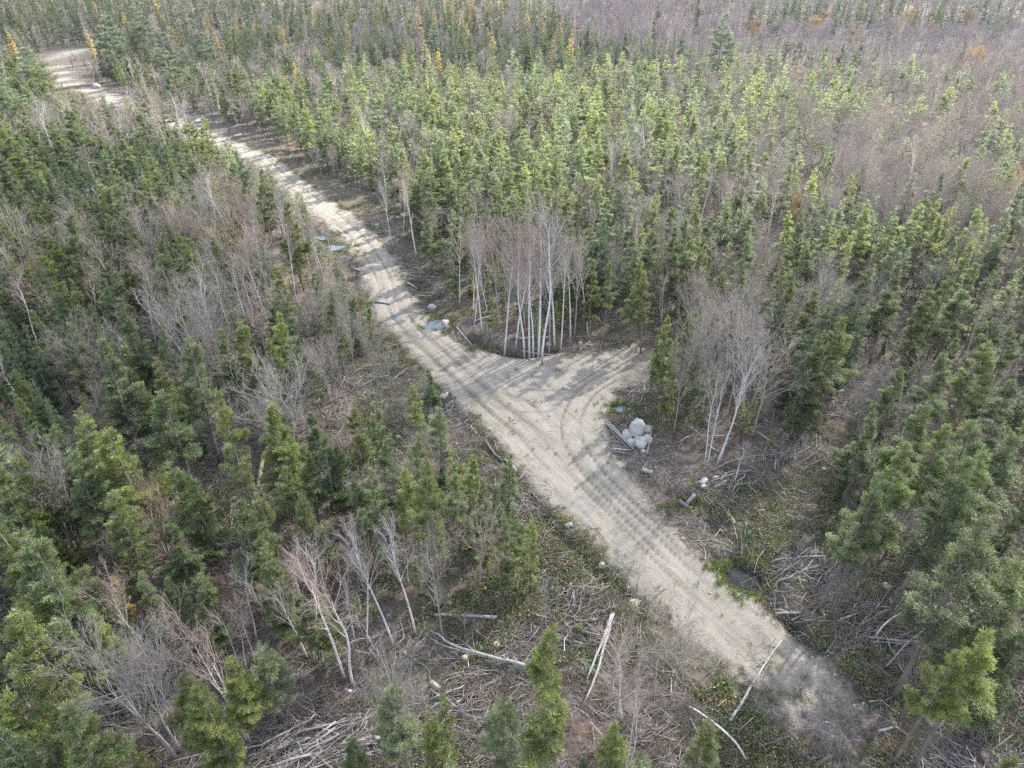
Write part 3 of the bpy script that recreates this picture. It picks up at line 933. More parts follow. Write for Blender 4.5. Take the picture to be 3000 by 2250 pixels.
    ('cedar', 1226, 1275, 7.5, .85, None), ('cedar', 1380, 1325, 6.5, .75, 'yellow-topped small cedar close to the dark ditch pool'), ('cedar', 1253, 1350, 8, .9, None), ('cedar', 1163, 1370, 8, 1, None), ('cedar', 1081, 1380, 8.5, 1, None), ('cedar', 1344, 1380, 8, .85, None), ('cedar', 1416, 1383, 8, .85, None),
    ('cedar', 1506, 1464, 7, .9, None), ('cedar', 1099, 1166, 5.5, .8, None), ('cedar', 1040, 1390, 8, .9, None),
    ('birch', 870, 580, 10, .6, None), ('birch', 900, 620, 9, .6, None), ('birch', 925, 640, 9, .6, None), ('birch', 800, 560, 10, .7, None), ('birch', 830, 575, 10, .7, None), ('birch', 820, 640, 11, .7, None),
    ('aspen', 1000, 880, 10, .6, None), ('aspen', 1060, 920, 8.5, .6, None), ('aspen', 1090, 985, 7.5, .6, None), ('aspen', 1130, 1010, 6, .6, None), ('aspen', 985, 985, 9, .6, None),
    ('aspen', 900, 1000, 8, .8, None), ('aspen', 950, 1020, 8, .8, None),
    ('spruce', 703, 436, 11, 1.0, 'dark pointed spruce standing alone against the sunlit upper road'), ('spruce', 660, 500, 8, 1, None), ('spruce', 525, 490, 9, .8, None), ('spruce', 570, 495, 8, .8, None),
    ('pine', 300, 30, 17, 1.0, 'big blue-green pine with layered limbs above the far road bend'), ('pine', 465, 85, 16, 1.0, 'second pale layered pine to the right of the far road bend'), ('pine', 390, 5, 17, 1, None), ('pine', 595, 85, 13, .8, None), ('pine', 60, 130, 14, 1.1, None), ('pine', 5, 220, 13, 1.1, None), ('pine', 2130, 30, 18, .9, 'dark pine standing tall over the purple bare woods'), ('pine', 1265, 62, 12, .8, None),
    ('larch', 243, 68, 14, .9, 'bright golden larch by the far road bend'), ('larch', 505, 65, 13, .9, None), ('larch', 620, 75, 13, 1, None), ('larch', 825, 55, 14, 1, None), ('larch', 270, 0, 14, 1, None), ('larch', 110, 2, 14, 1, None), ('larch', 1010, 62, 15, .9, None), ('larch', 1015, 40, 14, .8, None),
    ('larch', 1622, 103, 14, .9, 'left of a pair of orange larches in the middle distance'), ('larch', 1675, 98, 15, 1.0, 'right of a pair of orange larches in the middle distance'), ('larch', 1545, 28, 15, 1, None), ('larch', 1590, 28, 15, .9, None), ('larch', 1470, 212, 10, .7, None), ('larch', 1230, 10, 16, 1, None), ('larch', 1270, 22, 15, 1, None), ('larch', 1355, 25, 15, .9, None), ('larch', 1420, 15, 15, .9, None), ('larch', 1680, 60, 13, .8, None), ('larch', 1740, 50, 13, .8, None), ('larch', 910, 5, 14, .8, None), ('larch', 600, 15, 13, .8, None), ('larch', 680, 40, 13, .8, None), ('larch', 1370, 60, 13, .8, None),
    ('larch', 2342, 160, 10, 1.1, 'bright yellow tree glowing at the edge of the purple woods'), ('larch', 2205, 125, 11, .8, None), ('larch', 2530, 12, 14, 1, None), ('larch', 1785, 385, 7, .8, None), ('larch', 1245, 205, 10, .7, None), ('larch', 860, 178, 11, .8, None),
    ('oak', 2868, 148, 8, 1.2, 'large rusty orange oak in the purple woods at the far right'), ('oak', 2430, 42, 7, 1.1, None), ('oak', 2505, 92, 7, 1.1, None), ('oak', 2670, 35, 8.5, 1.3, 'pale rust-coloured oak beside a yellow tree at the top right'), ('oak', 2735, 72, 7, 1.1, None), ('oak', 2845, 38, 9, 1, None),
    ('oak', 2335, 580, 6.5, .55, 'thin rust-leaved young oak among the bright cedars on the right'), ('oak', 2985, 500, 7, 1.0, 'rust-brown oak cut by the right border of the photo'),
]
for kind, u, v, h, w, key in HAND:
    h *= .78 if kind == 'larch' else 1
    p = at(u, v, h)
    plant(kind, p[0], p[1], h, w, key)
HX = np.array([t['x'] for t in TREES]); HY = np.array([t['y'] for t in TREES])

# things the photo shows in the open: fill trees may not stand in front of them
KEEP = [(t['x'], t['y'], k * t['h'], t['y']) for t in TREES if t['y'] < 100 for k in ((.12, .3, .5, .7) if t['kind'] in ('birch', 'maple') else (.45, .7))]
KEEP += [(*at(u, v), .2, 999.) for u, v in [(776, 1336), (757, 1432), (766, 1380), (1880, 1275), (2182, 1692), (1277, 950), (931, 692), (984, 722), (1012, 752), (1442, 1338), (1822, 1195), (1295, 1165), (2064, 1418), (2110, 1425),
                                       (2020, 1465), (2140, 1520), (2420, 1190), (2360, 1665), (2540, 1785), (1380, 1802), (1420, 1920), (1500, 1945), (860, 2215), (1750, 1920), (2220, 2000), (1565, 1003), (1860, 1150), (2738, 2106), (692, 1460), (500, 1620), (600, 1640)]]
KX, KY, KZ, KD = np.array(KEEP).T
KU, KV, KF = proj(KX, KY, KZ)


def covers(x, y, h, w):
    a0, a1, f0 = proj(x, y, h); b0, b1, _ = proj(x, y, 0.0)
    k = np.clip((KV - a1) / (b1 - a1), 0, 1)
    wd = FPX * 1.25 * w * h / 10 / f0
    return bool(np.any((np.abs(KU - (a0 + (b0 - a0) * k)) < wd) & (KV > a1) & (KV < b1 - (b1 - a1) * .2) & (y < KY - .4)))


# scattered fill, denser where the photo is dense
fill = np.random.default_rng(77)
cx, cy = [], []
yy = 22.0
while yy < 560:
    gap = 2.32 if yy < 95 else min(3.3, 2.32 + (yy - 95) * .03) + max(0, yy - 120) * .0045
    half = .80 * math.hypot(yy, CAM_H) + 14
    n = int(2 * half / gap)
    xs = (np.arange(n) + .5) * gap - half
    cx.append(xs + fill.uniform(-.48, .48, n) * gap); cy.append(yy + fill.uniform(-.48, .48, n) * gap)
    yy += gap
cx = np.concatenate(cx); cy = np.concatenate(cy)
ro = road_dist(cx, cy)[0]
opx = openness(cx, cy)
U, Vp, _f = proj(cx, cy, np.zeros_like(cx))
clump = fbm(cx * .07, cy * .07, 3, 90)
spc = fbm(cx * .05 + 40, cy * .05, 3, 91)
dry = fbm(cx * .03 + 9, cy * .03 + 5, 3, 92)
skd = seg_dist(cx, cy, SKID)
for i in range(len(cx)):
    x, y, u, v = cx[i], cy[i], U[i], Vp[i]
    if v > 2900 or u < -350 or u > 3350:
        continue
    left = x < np.interp(y, MAIN[::-1, 1], MAIN[::-1, 0])
    if ro[i] < (3.2 if y > 128 else (2.6 if y > 60 else 4.2) if left else 2.2):
        continue
    if opx[i] < .6 or skd[i] < 2.4:
        continue
    a = fill.uniform()
    near_h = np.hypot(HX - x, HY - y).min()
    if near_h < (1.5 if y < 110 else 2.2):
        continue
    keep = 1.0
    if v > 1250 and u < 1100:
        keep = .96
    if v > 700 and u > 2050:
        keep = .74 if v < 1150 else .28
    if clump[i] < .36:
        keep *= .45
    if a > keep:
        continue
    b = fill.uniform(); s = spc[i] + fill.uniform(-.12, .12)
    far = v < 330
    if v < 170 + .03 * (u - 1500) and u > 1750 - (170 - v) * 1.2 and v < 175:            # purple bare woods at the far right
        band = (abs(v - 95 - (u - 2600) * .03) < 26 and 2180 < u < 2950) or v < 34
        kind = 'spruce' if (b < (.78 if band and dry[i] > .36 else .05)) else ('aspen' if b < .997 else 'oak')
    elif v < 300 and u > 1950 and v < 150 + (u - 1950) * .16:
        kind = 'aspen' if b < .93 else 'spruce'
    elif v < 260:
        kind = 'spruce' if s > .42 else ('aspen' if b < .34 else 'cedar' if b < .8 else 'spruce')
        if v < 130 and 900 < u < 1750 and fill.uniform() < .02:
            kind = 'larch'
        elif v < 250 and fill.uniform() < .012:
            kind = 'larch'
    elif u > 1950 and v < 760:
        w_ = np.clip((u - 1950) / 900, 0, 1)
        kind = 'cedar' if s > .36 + (.40 if v < 600 else .12) * w_ ** 1.3 else ('aspen' if b < .62 else 'birch' if b < .74 else 'cedar')
    elif u > 2000:
        kind = 'cedar' if s > .36 else ('aspen' if b < .45 else 'spruce' if b < .62 else 'cedar')
    elif left and v < 1000:
        kind = 'spruce' if s > .66 else 'cedar' if s > .45 else ('aspen' if b < .24 else 'birch' if b < .46 else 'maple' if b < .52 else 'cedar')
    elif left:
        kind = 'spruce' if s > .70 else 'cedar' if s > .38 else ('maple' if b < .07 else 'aspen' if b < .28 else 'birch' if b < .46 else 'cedar')
    else:
        kind = 'cedar' if s > .40 else ('aspen' if b < .34 else 'birch' if b < .48 else 'spruce' if b < .66 else 'cedar')
    h = {'cedar': 9.0, 'spruce': 9.0, 'aspen': 9.2, 'birch': 9.6, 'maple': 9.0, 'larch': 12.0, 'oak': 9.5}[kind]
    h *= fill.uniform(.55, 1.12) if fill.uniform() < .8 else fill.uniform(1.0, 1.32)
    if ro[i] < 7 and left and y < 128:
        h *= .62
    if left and y < 70:
        h *= 1.08
    if u > 1950 and v < 700:
        h *= .9
    if far:
        h *= .95 if kind == 'spruce' else .86
    if v < 140 and u > 1750 and kind == 'spruce':
        h *= 1.35
    w = fill.uniform(.82, 1.2) * (9.0 / max(h, 5)) ** .25
    if kind == 'spruce':
        w *= .82
    w *= 1 + .22 * min(max((y - 85) / 30, 0), 1)
    if covers(x, y, h, w) and fill.uniform() < .88:
        continue
    plant(kind, x, y, h, w)
nfill = len(TREES)
sy = 24 + 250 * fill.uniform(size=9400) ** .8                 # saplings filling the gaps
sx = fill.uniform(-1, 1, 9400) * (.78 * np.hypot(sy, CAM_H) + 6)
srd, sop = road_dist(sx, sy)[0], openness(sx, sy)
for x, y, rd_, o_ in zip(sx, sy, srd, sop):
    if rd_ < (1.6 if fill.uniform() < .5 else 3.2):
        continue
    if o_ < 0 and fill.uniform() > .10:
        continue
    if y > 200 and x > 40:
        continue
    hs = fill.uniform(1.6, 4.6) if o_ > 0 else fill.uniform(1.0, 3.0)
    b = fill.uniform()
    kind = 'cedar' if b < .48 else 'spruce' if b < .60 else 'aspen' if b < .86 else 'birch'
    if x > 45 and 85 < y and b < .42:
        kind = 'aspen'
    if kind in ('aspen', 'birch'):
        hs *= 1.5
    if covers(x, y, hs, 1.0) and fill.uniform() < .8:
        continue
    plant(kind, x, y, hs, fill.uniform(.95, 1.35))
print('saplings', len(TREES) - nfill)
FARROAD = smooth(G(MAIN_PX[:9]), 2)
fu, fv, _ = proj(FARROAD[:, 0], FARROAD[:, 1], np.full(len(FARROAD), .1))


def hides_far_road(t):
    """the far bend is kept open by the road crew: no tall growth in front of it"""
    if t['y'] < 105 or t['x'] > -40:
        return False
    a0, a1, f0 = proj(t['x'], t['y'], t['h']); _, b1, _ = proj(t['x'], t['y'], 0.0)
    w_ = FPX * 1.1 * t['h'] / 10 / f0
    return bool(np.any((np.abs(fu - a0) < w_ + 5) & (fv > a1 + 3) & (fv < b1)))


TREES = [t for t in TREES if t['key'] or not hides_far_road(t)]
print('trees', len(TREES), round(time.time() - T0, 1))
TX = np.array([t['x'] for t in TREES]); TY = np.array([t['y'] for t in TREES])
TZ = height(TX, TY)
TH = np.array([t['h'] for t in TREES])
uu, vt, ff = proj(TX, TY, TZ + TH)
_, vb, _ = proj(TX, TY, TZ)
size_px = (vb - vt)
inframe = (uu > -60) & (uu < 3060) & (vt < 2250) & (vb > 0)

# ------------------------------------------------------------------ individual trees, and the mass behind them
FAMILY = {'cedar': 'cedar_tree', 'spruce': 'spruce_tree', 'birch': 'birch_tree', 'maple': 'bare_tree', 'aspen': 'bare_tree', 'larch': 'larch_tree', 'pine': 'pine_tree', 'oak': 'oak_tree'}
CATEG = {'cedar_tree': 'cedar tree', 'spruce_tree': 'spruce tree', 'birch_tree': 'birch tree', 'bare_tree': 'bare tree', 'larch_tree': 'larch tree', 'pine_tree': 'pine tree', 'oak_tree': 'oak tree'}
CAP = {'cedar_tree': 300, 'spruce_tree': 270, 'birch_tree': 200, 'bare_tree': 290, 'larch_tree': 90, 'pine_tree': 60, 'oak_tree': 60}
LAND = [(n, at(u, v)) for n, u, v in [
    ('pale boulder heap', 1880, 1275), ('dark square pool', 2182, 1692), ('pale ditch pool', 1277, 950), ('white stone on the fork', 1660, 1132),
    ('pair of blue roadside puddles', 955, 705), ('peeled tan log in the left clearing', 760, 1385), ('pole across the road end', 2210, 2000), ('brush heap by the great cedar', 2330, 1680),
    ('tip of the side branch road', 1920, 1050), ('lone spruce by the upper road', 703, 560), ('tall lone cedar at the bottom', 1600, 2230), ('white forked fallen pole', 1400, 1910),
    ('stick heap at the fork', 1870, 1150), ('skid trail end', 2500, 1120), ('arched birch', 1205, 690), ('narrow dark ditch pool', 1442, 1338), ('big fan-shaped bare tree', 836, 1320),
    ('far bend of the road', 160, 200), ('straight log across the ditch', 1565, 1003), ('great heap of bleached poles', 900, 2190), ('pale boulder on the lower right verge', 2738, 2103),
    ('slim high-pruned cedar', 692, 1460), ('pair of orange larches', 1650, 190), ('tall twin white birch', 2163, 1292), ('round reddish bare crown', 420, 1610)]]
ORD = ['', 'second ', 'third ', 'fourth ', 'fifth ', 'sixth ', 'seventh ', 'eighth ']
TINTS = {   # object colour and the word for it
    'cedar': [((.84, .88, .94), 'dark green'), ((1.0, 1.0, 1.0), 'mid-green'), ((1.13, 1.05, .9), 'olive'), ((1.26, 1.2, .9), 'yellow-green'), ((1.10, 1.05, 1.28), 'grey-green')],
    'spruce': [((.82, .88, .95), 'dark'), ((1.0, 1.0, 1.0), 'deep green'), ((1.3, 1.25, .85), 'fresh green')],
    'birch': [((1.0, .95, .92), 'white-stemmed'), ((1.12, .97, .92), 'red-twigged'), ((.95, .98, 1.0), 'pale-stemmed')],
    'maple': [((1.1, 1.1, 1.1), 'pale grey'), ((.9, .9, .92), 'grey'), ((1.2, .98, .88), 'reddish grey')],
    'aspen': [((1.08, 1.06, 1.03), 'grey'), ((1.14, 1.03, .99), 'pinkish'), ((1.0, .975, .965), 'dull grey')],
    'larch': [((1, 1, 1), 'orange'), ((1.25, 1.3, 1.0), 'golden'), ((.75, .78, .9), 'faded tan')],
    'pine': [((1, 1, 1), 'blue-green'), ((1.1, 1.15, 1.0), 'pale green')], 'oak': [((1, 1, 1), 'rust-leaved'), ((1.1, 1.2, 1.1), 'tan-leaved')]}
order = sorted(range(len(TREES)), key=lambda i: -(size_px[i] + (60 if TREES[i]['key'] else 0)) * TREES[i]['w'] ** .5)
count, single = {}, []
for i in order:
    t = TREES[i]
    fam = FAMILY[t['kind']]
    if inframe[i] and count.get(fam, 0) < CAP[fam] and size_px[i] > 22:
        count[fam] = count.get(fam, 0) + 1
        single.append(i)
single_set = set(single)
pick = np.random.default_rng(5)
for i, t in enumerate(TREES):
    k = len(PROTO[t['kind']])
    t['p'] = int(pick.integers(0, k))
    if t['key'] and t['kind'] == 'maple' and ('many-stemmed' in t['key'] or 'many-limbed' in t['key']):
        t['p'] = 5 if 'stemmed' in t['key'] else 2
    if t['kind'] == 'cedar':
        high = (t['key'] and ('bare trunk' in t['key'] or 'grey stem' in t['key'] or 'bare forked' in t['key'] or 'leaning against' in t['key'])) or (t['h'] > 11.5 and t['x'] > 20 and t['y'] < 60)
        t['p'] = 7 + int(pick.integers(0, 3)) if high else t['p'] if not (t['p'] >= 7 and t['y'] > 120) else int(pick.integers(0, 7))
    if t['kind'] == 'maple' and not t['key']:
        t['p'] = int(pick.choice([0, 1, 3, 2, 4]))
    if t['key'] and t['kind'] == 'birch' and ('fork' in t['key'] or 'twin' in t['key']):
        t['p'] = 5 + int(pick.integers(0, 2))
    elif t['kind'] == 'birch':
        t['p'] = int(pick.integers(0, 5)) if pick.uniform() < .85 else 5
    n = len(TINTS[t['kind']])
    t['tint'] = int(pick.integers(0, n))
    if t['kind'] == 'cedar':
        dryness = fbm(np.array([t['x'] * .03 + 9]), np.array([t['y'] * .03 + 5]), 3, 92)[0]
        sunny = 95 - max(min(t['x'], 60), 0) * .5 < t['y'] < 260 and t['x'] > -60
        pr = np.array([.14, .28, .26, .14, .18]) if not sunny else np.array([.06, .20, .28, .20, .26])  # lighter tints picked more often to brighten the sunlit band
        t['tint'] = int(pick.choice(5, p=pr / pr.sum()))
        for wd, ti in (('yellow', 3), ('olive', 2), ('grey-green', 4), ('blue-green', 4), ('dark', 0), ('bright', 3)):
            if t['key'] and wd in t['key']:
                t['tint'] = ti
                break
    if t['kind'] == 'spruce' and t['key']:
        t['tint'] = 2 if ('bright' in t['key'] or 'yellow' in t['key']) else 0
    if t['kind'] == 'maple' and t['key']:
        t['tint'] = 2 if 'red' in t['key'] else 0 if ('pale' in t['key'] or 'white' in t['key']) else 1
    if t['kind'] == 'birch' and t['key'] and 'red' in t['key']:
        t['tint'] = 1

# labels: hand-noted trees first, then by rank from a landmark, then by stand
NOUN = {'cedar': 'cedar', 'spruce': 'spruce', 'birch': 'birch', 'maple': 'bare tree', 'aspen': 'bare tree', 'larch': 'larch', 'pine': 'pine', 'oak': 'oak'}
lab, taken = {}, set()
for i in single:
    if TREES[i]['key']:
        lab[i] = (TREES[i]['key'], None)
byword = {}
for i in single:
    t = TREES[i]
    if i not in lab:
        byword.setdefault((TINTS[t['kind']][t['tint']][1], NOUN[t['kind']]), []).append(i)
cand = []
for (wd, noun), ids in byword.items():
    xy = np.array([(TREES[i]['x'], TREES[i]['y']) for i in ids])
    for name, q in LAND:
        d = np.hypot(xy[:, 0] - q[0], xy[:, 1] - q[1])
        for rank, k in enumerate(np.argsort(d)[:6]):
            lim = 14 if q[1] < 80 else 30
            if d[k] < lim:
                cand.append((rank * 6 + d[k], ids[k], f'{wd} {noun} closest to the {name}' if rank == 0 else f'{ORD[rank]}{wd} {noun} counted from the {name}'))
for _, i, text in sorted(cand):
    if i not in lab:
        lab[i] = (text, None)


def stand(i):
    t = TREES[i]
    u, v = uu[i], vb[i]
    left = t['x'] < np.interp(t['y'], MAIN[::-1, 1], MAIN[::-1, 0])
    if t['y'] > 200:
        return 'in the distant woods ' + ('at the top left' if u < 1000 else 'at the top centre' if u < 2000 else 'at the top right')
    if left:
        return 'in the wood left of the road, ' + ('near the photo bottom' if v > 1550 else 'in its near half' if v > 1000 else 'in its middle' if v > 650 else 'towards the far bend')
    if v > 1300:
        return 'in the wood on the lower right'
    if u > 2000:
        return 'on the right slope, ' + ('above the skid trail' if v > 700 else 'in the bright far part')
    return 'in the stand above the fork, ' + ('in its front rows' if v > 800 else 'in its middle rows' if v > 500 else 'in its back rows')


for i in single:
    if i not in lab:
        t = TREES[i]
        size = 'tall' if t['h'] > 10.2 else 'small' if t['h'] < 7.6 else 'mid-sized'
        text = f"{size} {TINTS[t['kind']][t['tint']][1]} {NOUN[t['kind']]} {stand(i)}"
        lab[i] = (text, text + ' (alike)')
GROUP = {'cedar_tree': 'cedars of the young forest', 'spruce_tree': 'spruces of the young forest', 'birch_tree': 'birches with bare twigs', 'bare_tree': 'leafless grey hardwoods',
         'larch_tree': 'orange autumn larches', 'pine_tree': 'layered pines', 'oak_tree': 'rusty oaks'}
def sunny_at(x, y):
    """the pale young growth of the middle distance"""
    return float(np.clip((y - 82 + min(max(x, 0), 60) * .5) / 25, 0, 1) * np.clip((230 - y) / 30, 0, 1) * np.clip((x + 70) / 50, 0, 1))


shared = {}
for i in single:
    shared[lab[i][0]] = shared.get(lab[i][0], 0) + 1
tilt = np.random.default_rng(21)
for i in single:
    t = TREES[i]
    fam = FAMILY[t['kind']]
    tm, cm, form = PROTO[t['kind']][t['p']]
    root = bpy.data.objects.new(fam, None)
    COL.objects.link(root)
    root.location = (t['x'], t['y'], float(TZ[i]) - .05)
    s = t['h'] / 10
    root.scale = (s * t['w'], s * t['w'], s)
    ln = .032 if t['kind'] != 'birch' else .08
    root.rotation_euler = (tilt.normal(0, ln), tilt.normal(0, ln), tilt.uniform(0, 2 * PI))
    root.empty_display_size = .3
    text = lab[i][0]
    root['label'] = text; root['category'] = CATEG[fam]
    root['group'] = GROUP[fam] if shared[text] == 1 else lab[i][1].replace(' (alike)', '')
    col = np.array(TINTS[t['kind']][t['tint']][0]) * tilt.uniform(.82, 1.18) * (1 + np.array([.52, .46, 1.05]) * sunny_at(t['x'], t['y']) * (t['kind'] in ('cedar', 'spruce')))  # conifers in the sunlit band get sunlight painted into their tint
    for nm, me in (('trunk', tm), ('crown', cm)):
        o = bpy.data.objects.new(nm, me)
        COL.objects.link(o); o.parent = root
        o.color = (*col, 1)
print('single trees', count, round(time.time() - T0, 1))

# the rest of the forest, one mesh of each kind
LOWP = {}
LODS = ((1, 6600, 100), (2, 3000, 80), (3, 900, 50), (4, 420, 42))
for lod, nl, nb in LODS:
    for kind in ('cedar', 'spruce', 'larch', 'pine'):
        L = []
        for s in range(8 if lod > 1 else 6):
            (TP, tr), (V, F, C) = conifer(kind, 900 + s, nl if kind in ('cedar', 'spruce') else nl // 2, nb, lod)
            tv, tq = tubes(TP[:-1:2][:4], TP[2::2][:4], tr[:-1:2][:4] * 1.1, tr[2::2][:4], 3)
            Cw = np.tile(np.array([.20, .18, .165]), (len(tv), 1))
            L.append((np.vstack([V, tv]), [tq + len(V), F[0]], np.vstack([C, Cw])))
        LOWP[kind, lod] = L
    for kind in ('birch', 'maple', 'aspen'):
        L = []
        for s in range(8):
            st, (V, F, C) = bare_tree(kind, 950 + s, 1 if lod <= 2 else 2)
            TP, tr = st[0]
            k = .35 * lod
            tv, tq = tubes(TP[:-1:2], TP[2::2], tr[:-1:2] * (1.1 + k), tr[2::2] * (1.1 + k), 3)
            Cw = np.tile(np.array([.66, .64, .61] if kind == 'birch' else [.36, .345, .33]), (len(tv), 1))
            L.append((np.vstack([V, tv]), [np.vstack([F[0], tq + len(V)]), np.zeros((0, 3), int)], np.vstack([C, Cw])))
        LOWP[kind, lod] = L
    L = []
    for s in range(3):
        st, (V, F, C) = oak_leaves(980 + s, 700 if lod <= 2 else 300, 1)
        L.append((V, [np.vstack(F), np.zeros((0, 3), int)], C))
    LOWP['oak', lod] = L
mass = {}
for i, t in enumerate(TREES):
    if i in single_set:
        continue
    sz = size_px[i] if inframe[i] else 60
    lod = 1 if sz > 165 else 2 if sz > 95 else 3 if sz > 58 else 4
    V, F, C = LOWP[t['kind'], lod][t['p'] % len(LOWP[t['kind'], lod])]
    a = tilt.uniform(0, 2 * PI); ca, sa = math.cos(a), math.sin(a)
    s = t['h'] / 10; w = s * t['w']
    W = np.empty_like(V)
    W[:, 0] = (V[:, 0] * ca - V[:, 1] * sa) * w + t['x']; W[:, 1] = (V[:, 0] * sa + V[:, 1] * ca) * w + t['y']; W[:, 2] = V[:, 2] * s + TZ[i] - .1
    tint = np.array(TINTS[t['kind']][t['tint']][0]) * tilt.uniform(.75, 1.25) * (1 + np.array([.52, .46, 1.05]) * sunny_at(t['x'], t['y']) * (t['kind'] in ('cedar', 'spruce'))) * ((.92, .90, 1.0) if t['y'] > 230 and t['kind'] == 'aspen' else 1)  # the same sunlit brightening painted into the merged conifers
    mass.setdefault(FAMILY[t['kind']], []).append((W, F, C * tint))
for fam, parts in mass.items():
    V, F = merge([(a, b) for a, b, c in parts])
    C = np.vstack([c for a, b, c in parts])
    leafy = fam in ('cedar_tree', 'spruce_tree', 'larch_tree', 'pine_tree', 'oak_tree')
    me = new_mesh(fam.replace('_tree', '_forest'), V, F, [M_LEAF if leafy else M_TWIG], attrs=dict(col=C))
    word = {'cedar_tree': 'cedars', 'spruce_tree': 'dark spruces', 'birch_tree': 'leafless birches', 'bare_tree': 'pale grey leafless hardwoods', 'larch_tree': 'orange larches', 'pine_tree': 'pines', 'oak_tree': 'rusty oaks'}[fam]
    obj(fam.replace('_tree', '_forest'), me, kind='stuff', label=f'distant mass of {word} merging into one forest')
    print(' mass', fam, len(parts), len(V))
print('forest', round(time.time() - T0, 1))

# ------------------------------------------------------------------ logs, poles, bent stems, stones
def gz(x, y):
    return float(height(np.array([x]), np.array([y]))[0])


dr = np.random.default_rng(303)


def log_between(name, px, r0, r1, mat, label, lift=0.0, sag=0.0, cut=True, cat='log', twigs=0, group=None, sides=7):
    """a stem lying along photo points px (ground level)"""
    P = smooth(G(px), 3)
    z = height(P[:, 0], P[:, 1])
    ends = np.linspace(z[0], z[-1], len(z))
    zz = np.maximum(ends, z) * .75 + ends * .25
    tt = np.linspace(0, 1, len(P))
    rr = r0 + (r1 - r0) * tt
    zz = zz + rr * .8 + lift + sag * np.sin(tt * PI)
    P3 = np.column_stack([P, zz])
    n = max(4, len(P))
    P3[1:-1] += dr.normal(0, .015, (len(P3) - 2, 3))
    c = P3[len(P3) // 2].copy(); c[2] -= rr.mean()
    V, Fq, Fc = tube(P3 - c, rr, sides)
    parts = [(V, [Fq, Fc])]
    if twigs:
        k = dr.integers(1, len(P3) - 1, twigs); d = norm(P3[-1] - P3[0])
        s0 = (P3 - c)[k]; s1 = s0 + norm(d * .6 + dr.normal(0, .55, (twigs, 3)) + np.array([0, 0, .25])) * dr.uniform(.25, 1.1, (twigs, 1))
        tv, tf = tubes(s0, s1, rr[k] * .4 + .006, np.full(twigs, .005), 3)
        parts.append((tv, [tf, np.zeros((0, 3), int)]))
    V, F = merge(parts)
    me = new_mesh(name, V, F, [mat, M_CUT if cut else mat], mat_idx=[0, 1], smooth_shade=False)
    o = obj(name, me, label=label, category=cat)
    o.location = c
    if group:
        o['group'] = group
    return o


LB = log_between
LB('log', [(776, 1336), (757, 1432)], .22, .16, M_PEEL, 'peeled tan log lying in the left clearing beside the slim bare trunk')
LB('log', [(1515, 1003), (1565, 1001), (1614, 999)], .16, .13, M_DEAD, 'straight pale log lying level across the ditch below the birch row', lift=.35)
LB('log', [(1527, 1022), (1570, 1033), (1615, 1041)], .09, .06, M_DEAD, 'thin pale log angled into the dark ditch under the straight one')
LB('log', [(1802, 1008), (1840, 993), (1880, 980)], .13, .09, M_DEADB, 'dark log slanting up at the rim of the side branch road')
LB('pole', [(1771, 1242), (1815, 1285), (1855, 1321)], .10, .06, M_DEAD, 'uppermost of the long grey poles beside the boulder heap', lift=.2, cat='pole')
LB('pole', [(1776, 1240), (1825, 1291), (1857, 1317)], .09, .06, M_DEAD, 'middle of the long grey poles beside the boulder heap', lift=.3, cat='pole')
LB('pole', [(1786, 1264), (1820, 1297), (1850, 1324)], .09, .05, M_DEADB, 'lowest brownish pole of those beside the boulder heap', lift=.05, cat='pole')
LB('pole', [(1910, 1256), (1902, 1295), (1895, 1332)], .10, .08, M_DEAD, 'upright-lying pale pole right of the boulder heap', lift=.1, cat='pole')
LB('pole', [(1791, 1321), (1842, 1322)], .09, .08, M_DEAD, 'upper of two short grey poles lying level below the boulder heap', lift=.1, cat='pole')
LB('pole', [(1793, 1327), (1840, 1329)], .10, .09, M_DEADB, 'lower of two short grey poles lying level below the boulder heap', cat='pole')
LB('log', [(1881, 1382), (1911, 1389)], .20, .19, M_DEAD, 'short thick grey log at the right road edge below the boulders')
LB('log', [(2064, 1410), (2052, 1425)], .27, .26, M_BIRCH, 'short thick white birch log in the slash right of the road')
LB('log', [(2062, 1428), (2056, 1434)], .2, .2, M_BIRCH, 'stubby birch chunk touching the short thick white log')
LB('log', [(2093, 1432), (2127, 1415)], .17, .15, M_BIRCH, 'longer whitish log with a reddish end right of the thick white one')
LB('log', [(2110, 1411), (2128, 1393)], .19, .16, M_PEEL, 'hollow tan log above the longer whitish log')
LB('log', [(2087, 1403), (2107, 1397)], .14, .12, M_BIRCH, 'slim white log left of the hollow tan one')
LB('log', [(2132, 1438), (2150, 1417)], .12, .08, M_DEAD, 'grey split log right of the longer whitish log')
LB('log', [(2014, 1467), (2035, 1452)], .17, .16, M_DEAD, 'grey log rising out of the dark pool at the road edge', lift=.15)
LB('log', [(1992, 1457), (2020, 1477)], .07, .06, M_DEAD, 'slim pole crossing the dark pool at the road edge', lift=.25)
LB('log', [(2129, 1506), (2150, 1539)], .18, .17, M_PEEL, 'short pale tan log lying alone in the bushes right of the road')
LB('log', [(2222, 1498), (2239, 1496), (2236, 1470)][:2], .1, .1, M_DEAD, 'tiny grey log piece left of the skid trail')
LB('log', [(2225, 1477), (2238, 1496)], .09, .08, M_DEAD, 'small grey log among leafy bushes beside the dead sapling')
LB('log', [(2388, 1170), (2397, 1155)], .16, .15, M_BIRCH, 'short pale log at the left rim of the skid trail')
LB('log', [(2422, 1170), (2445, 1164)], .14, .12, M_BIRCH, 'white log lying level in the middle of the skid trail')
LB('log', [(2455, 1152), (2472, 1144)], .15, .14, M_BIRCH, 'white log at the upper end of the skid trail')
LB('log', [(2318, 1257), (2330, 1247)], .15, .14, M_BIRCH, 'white log at the lower left of the skid trail')
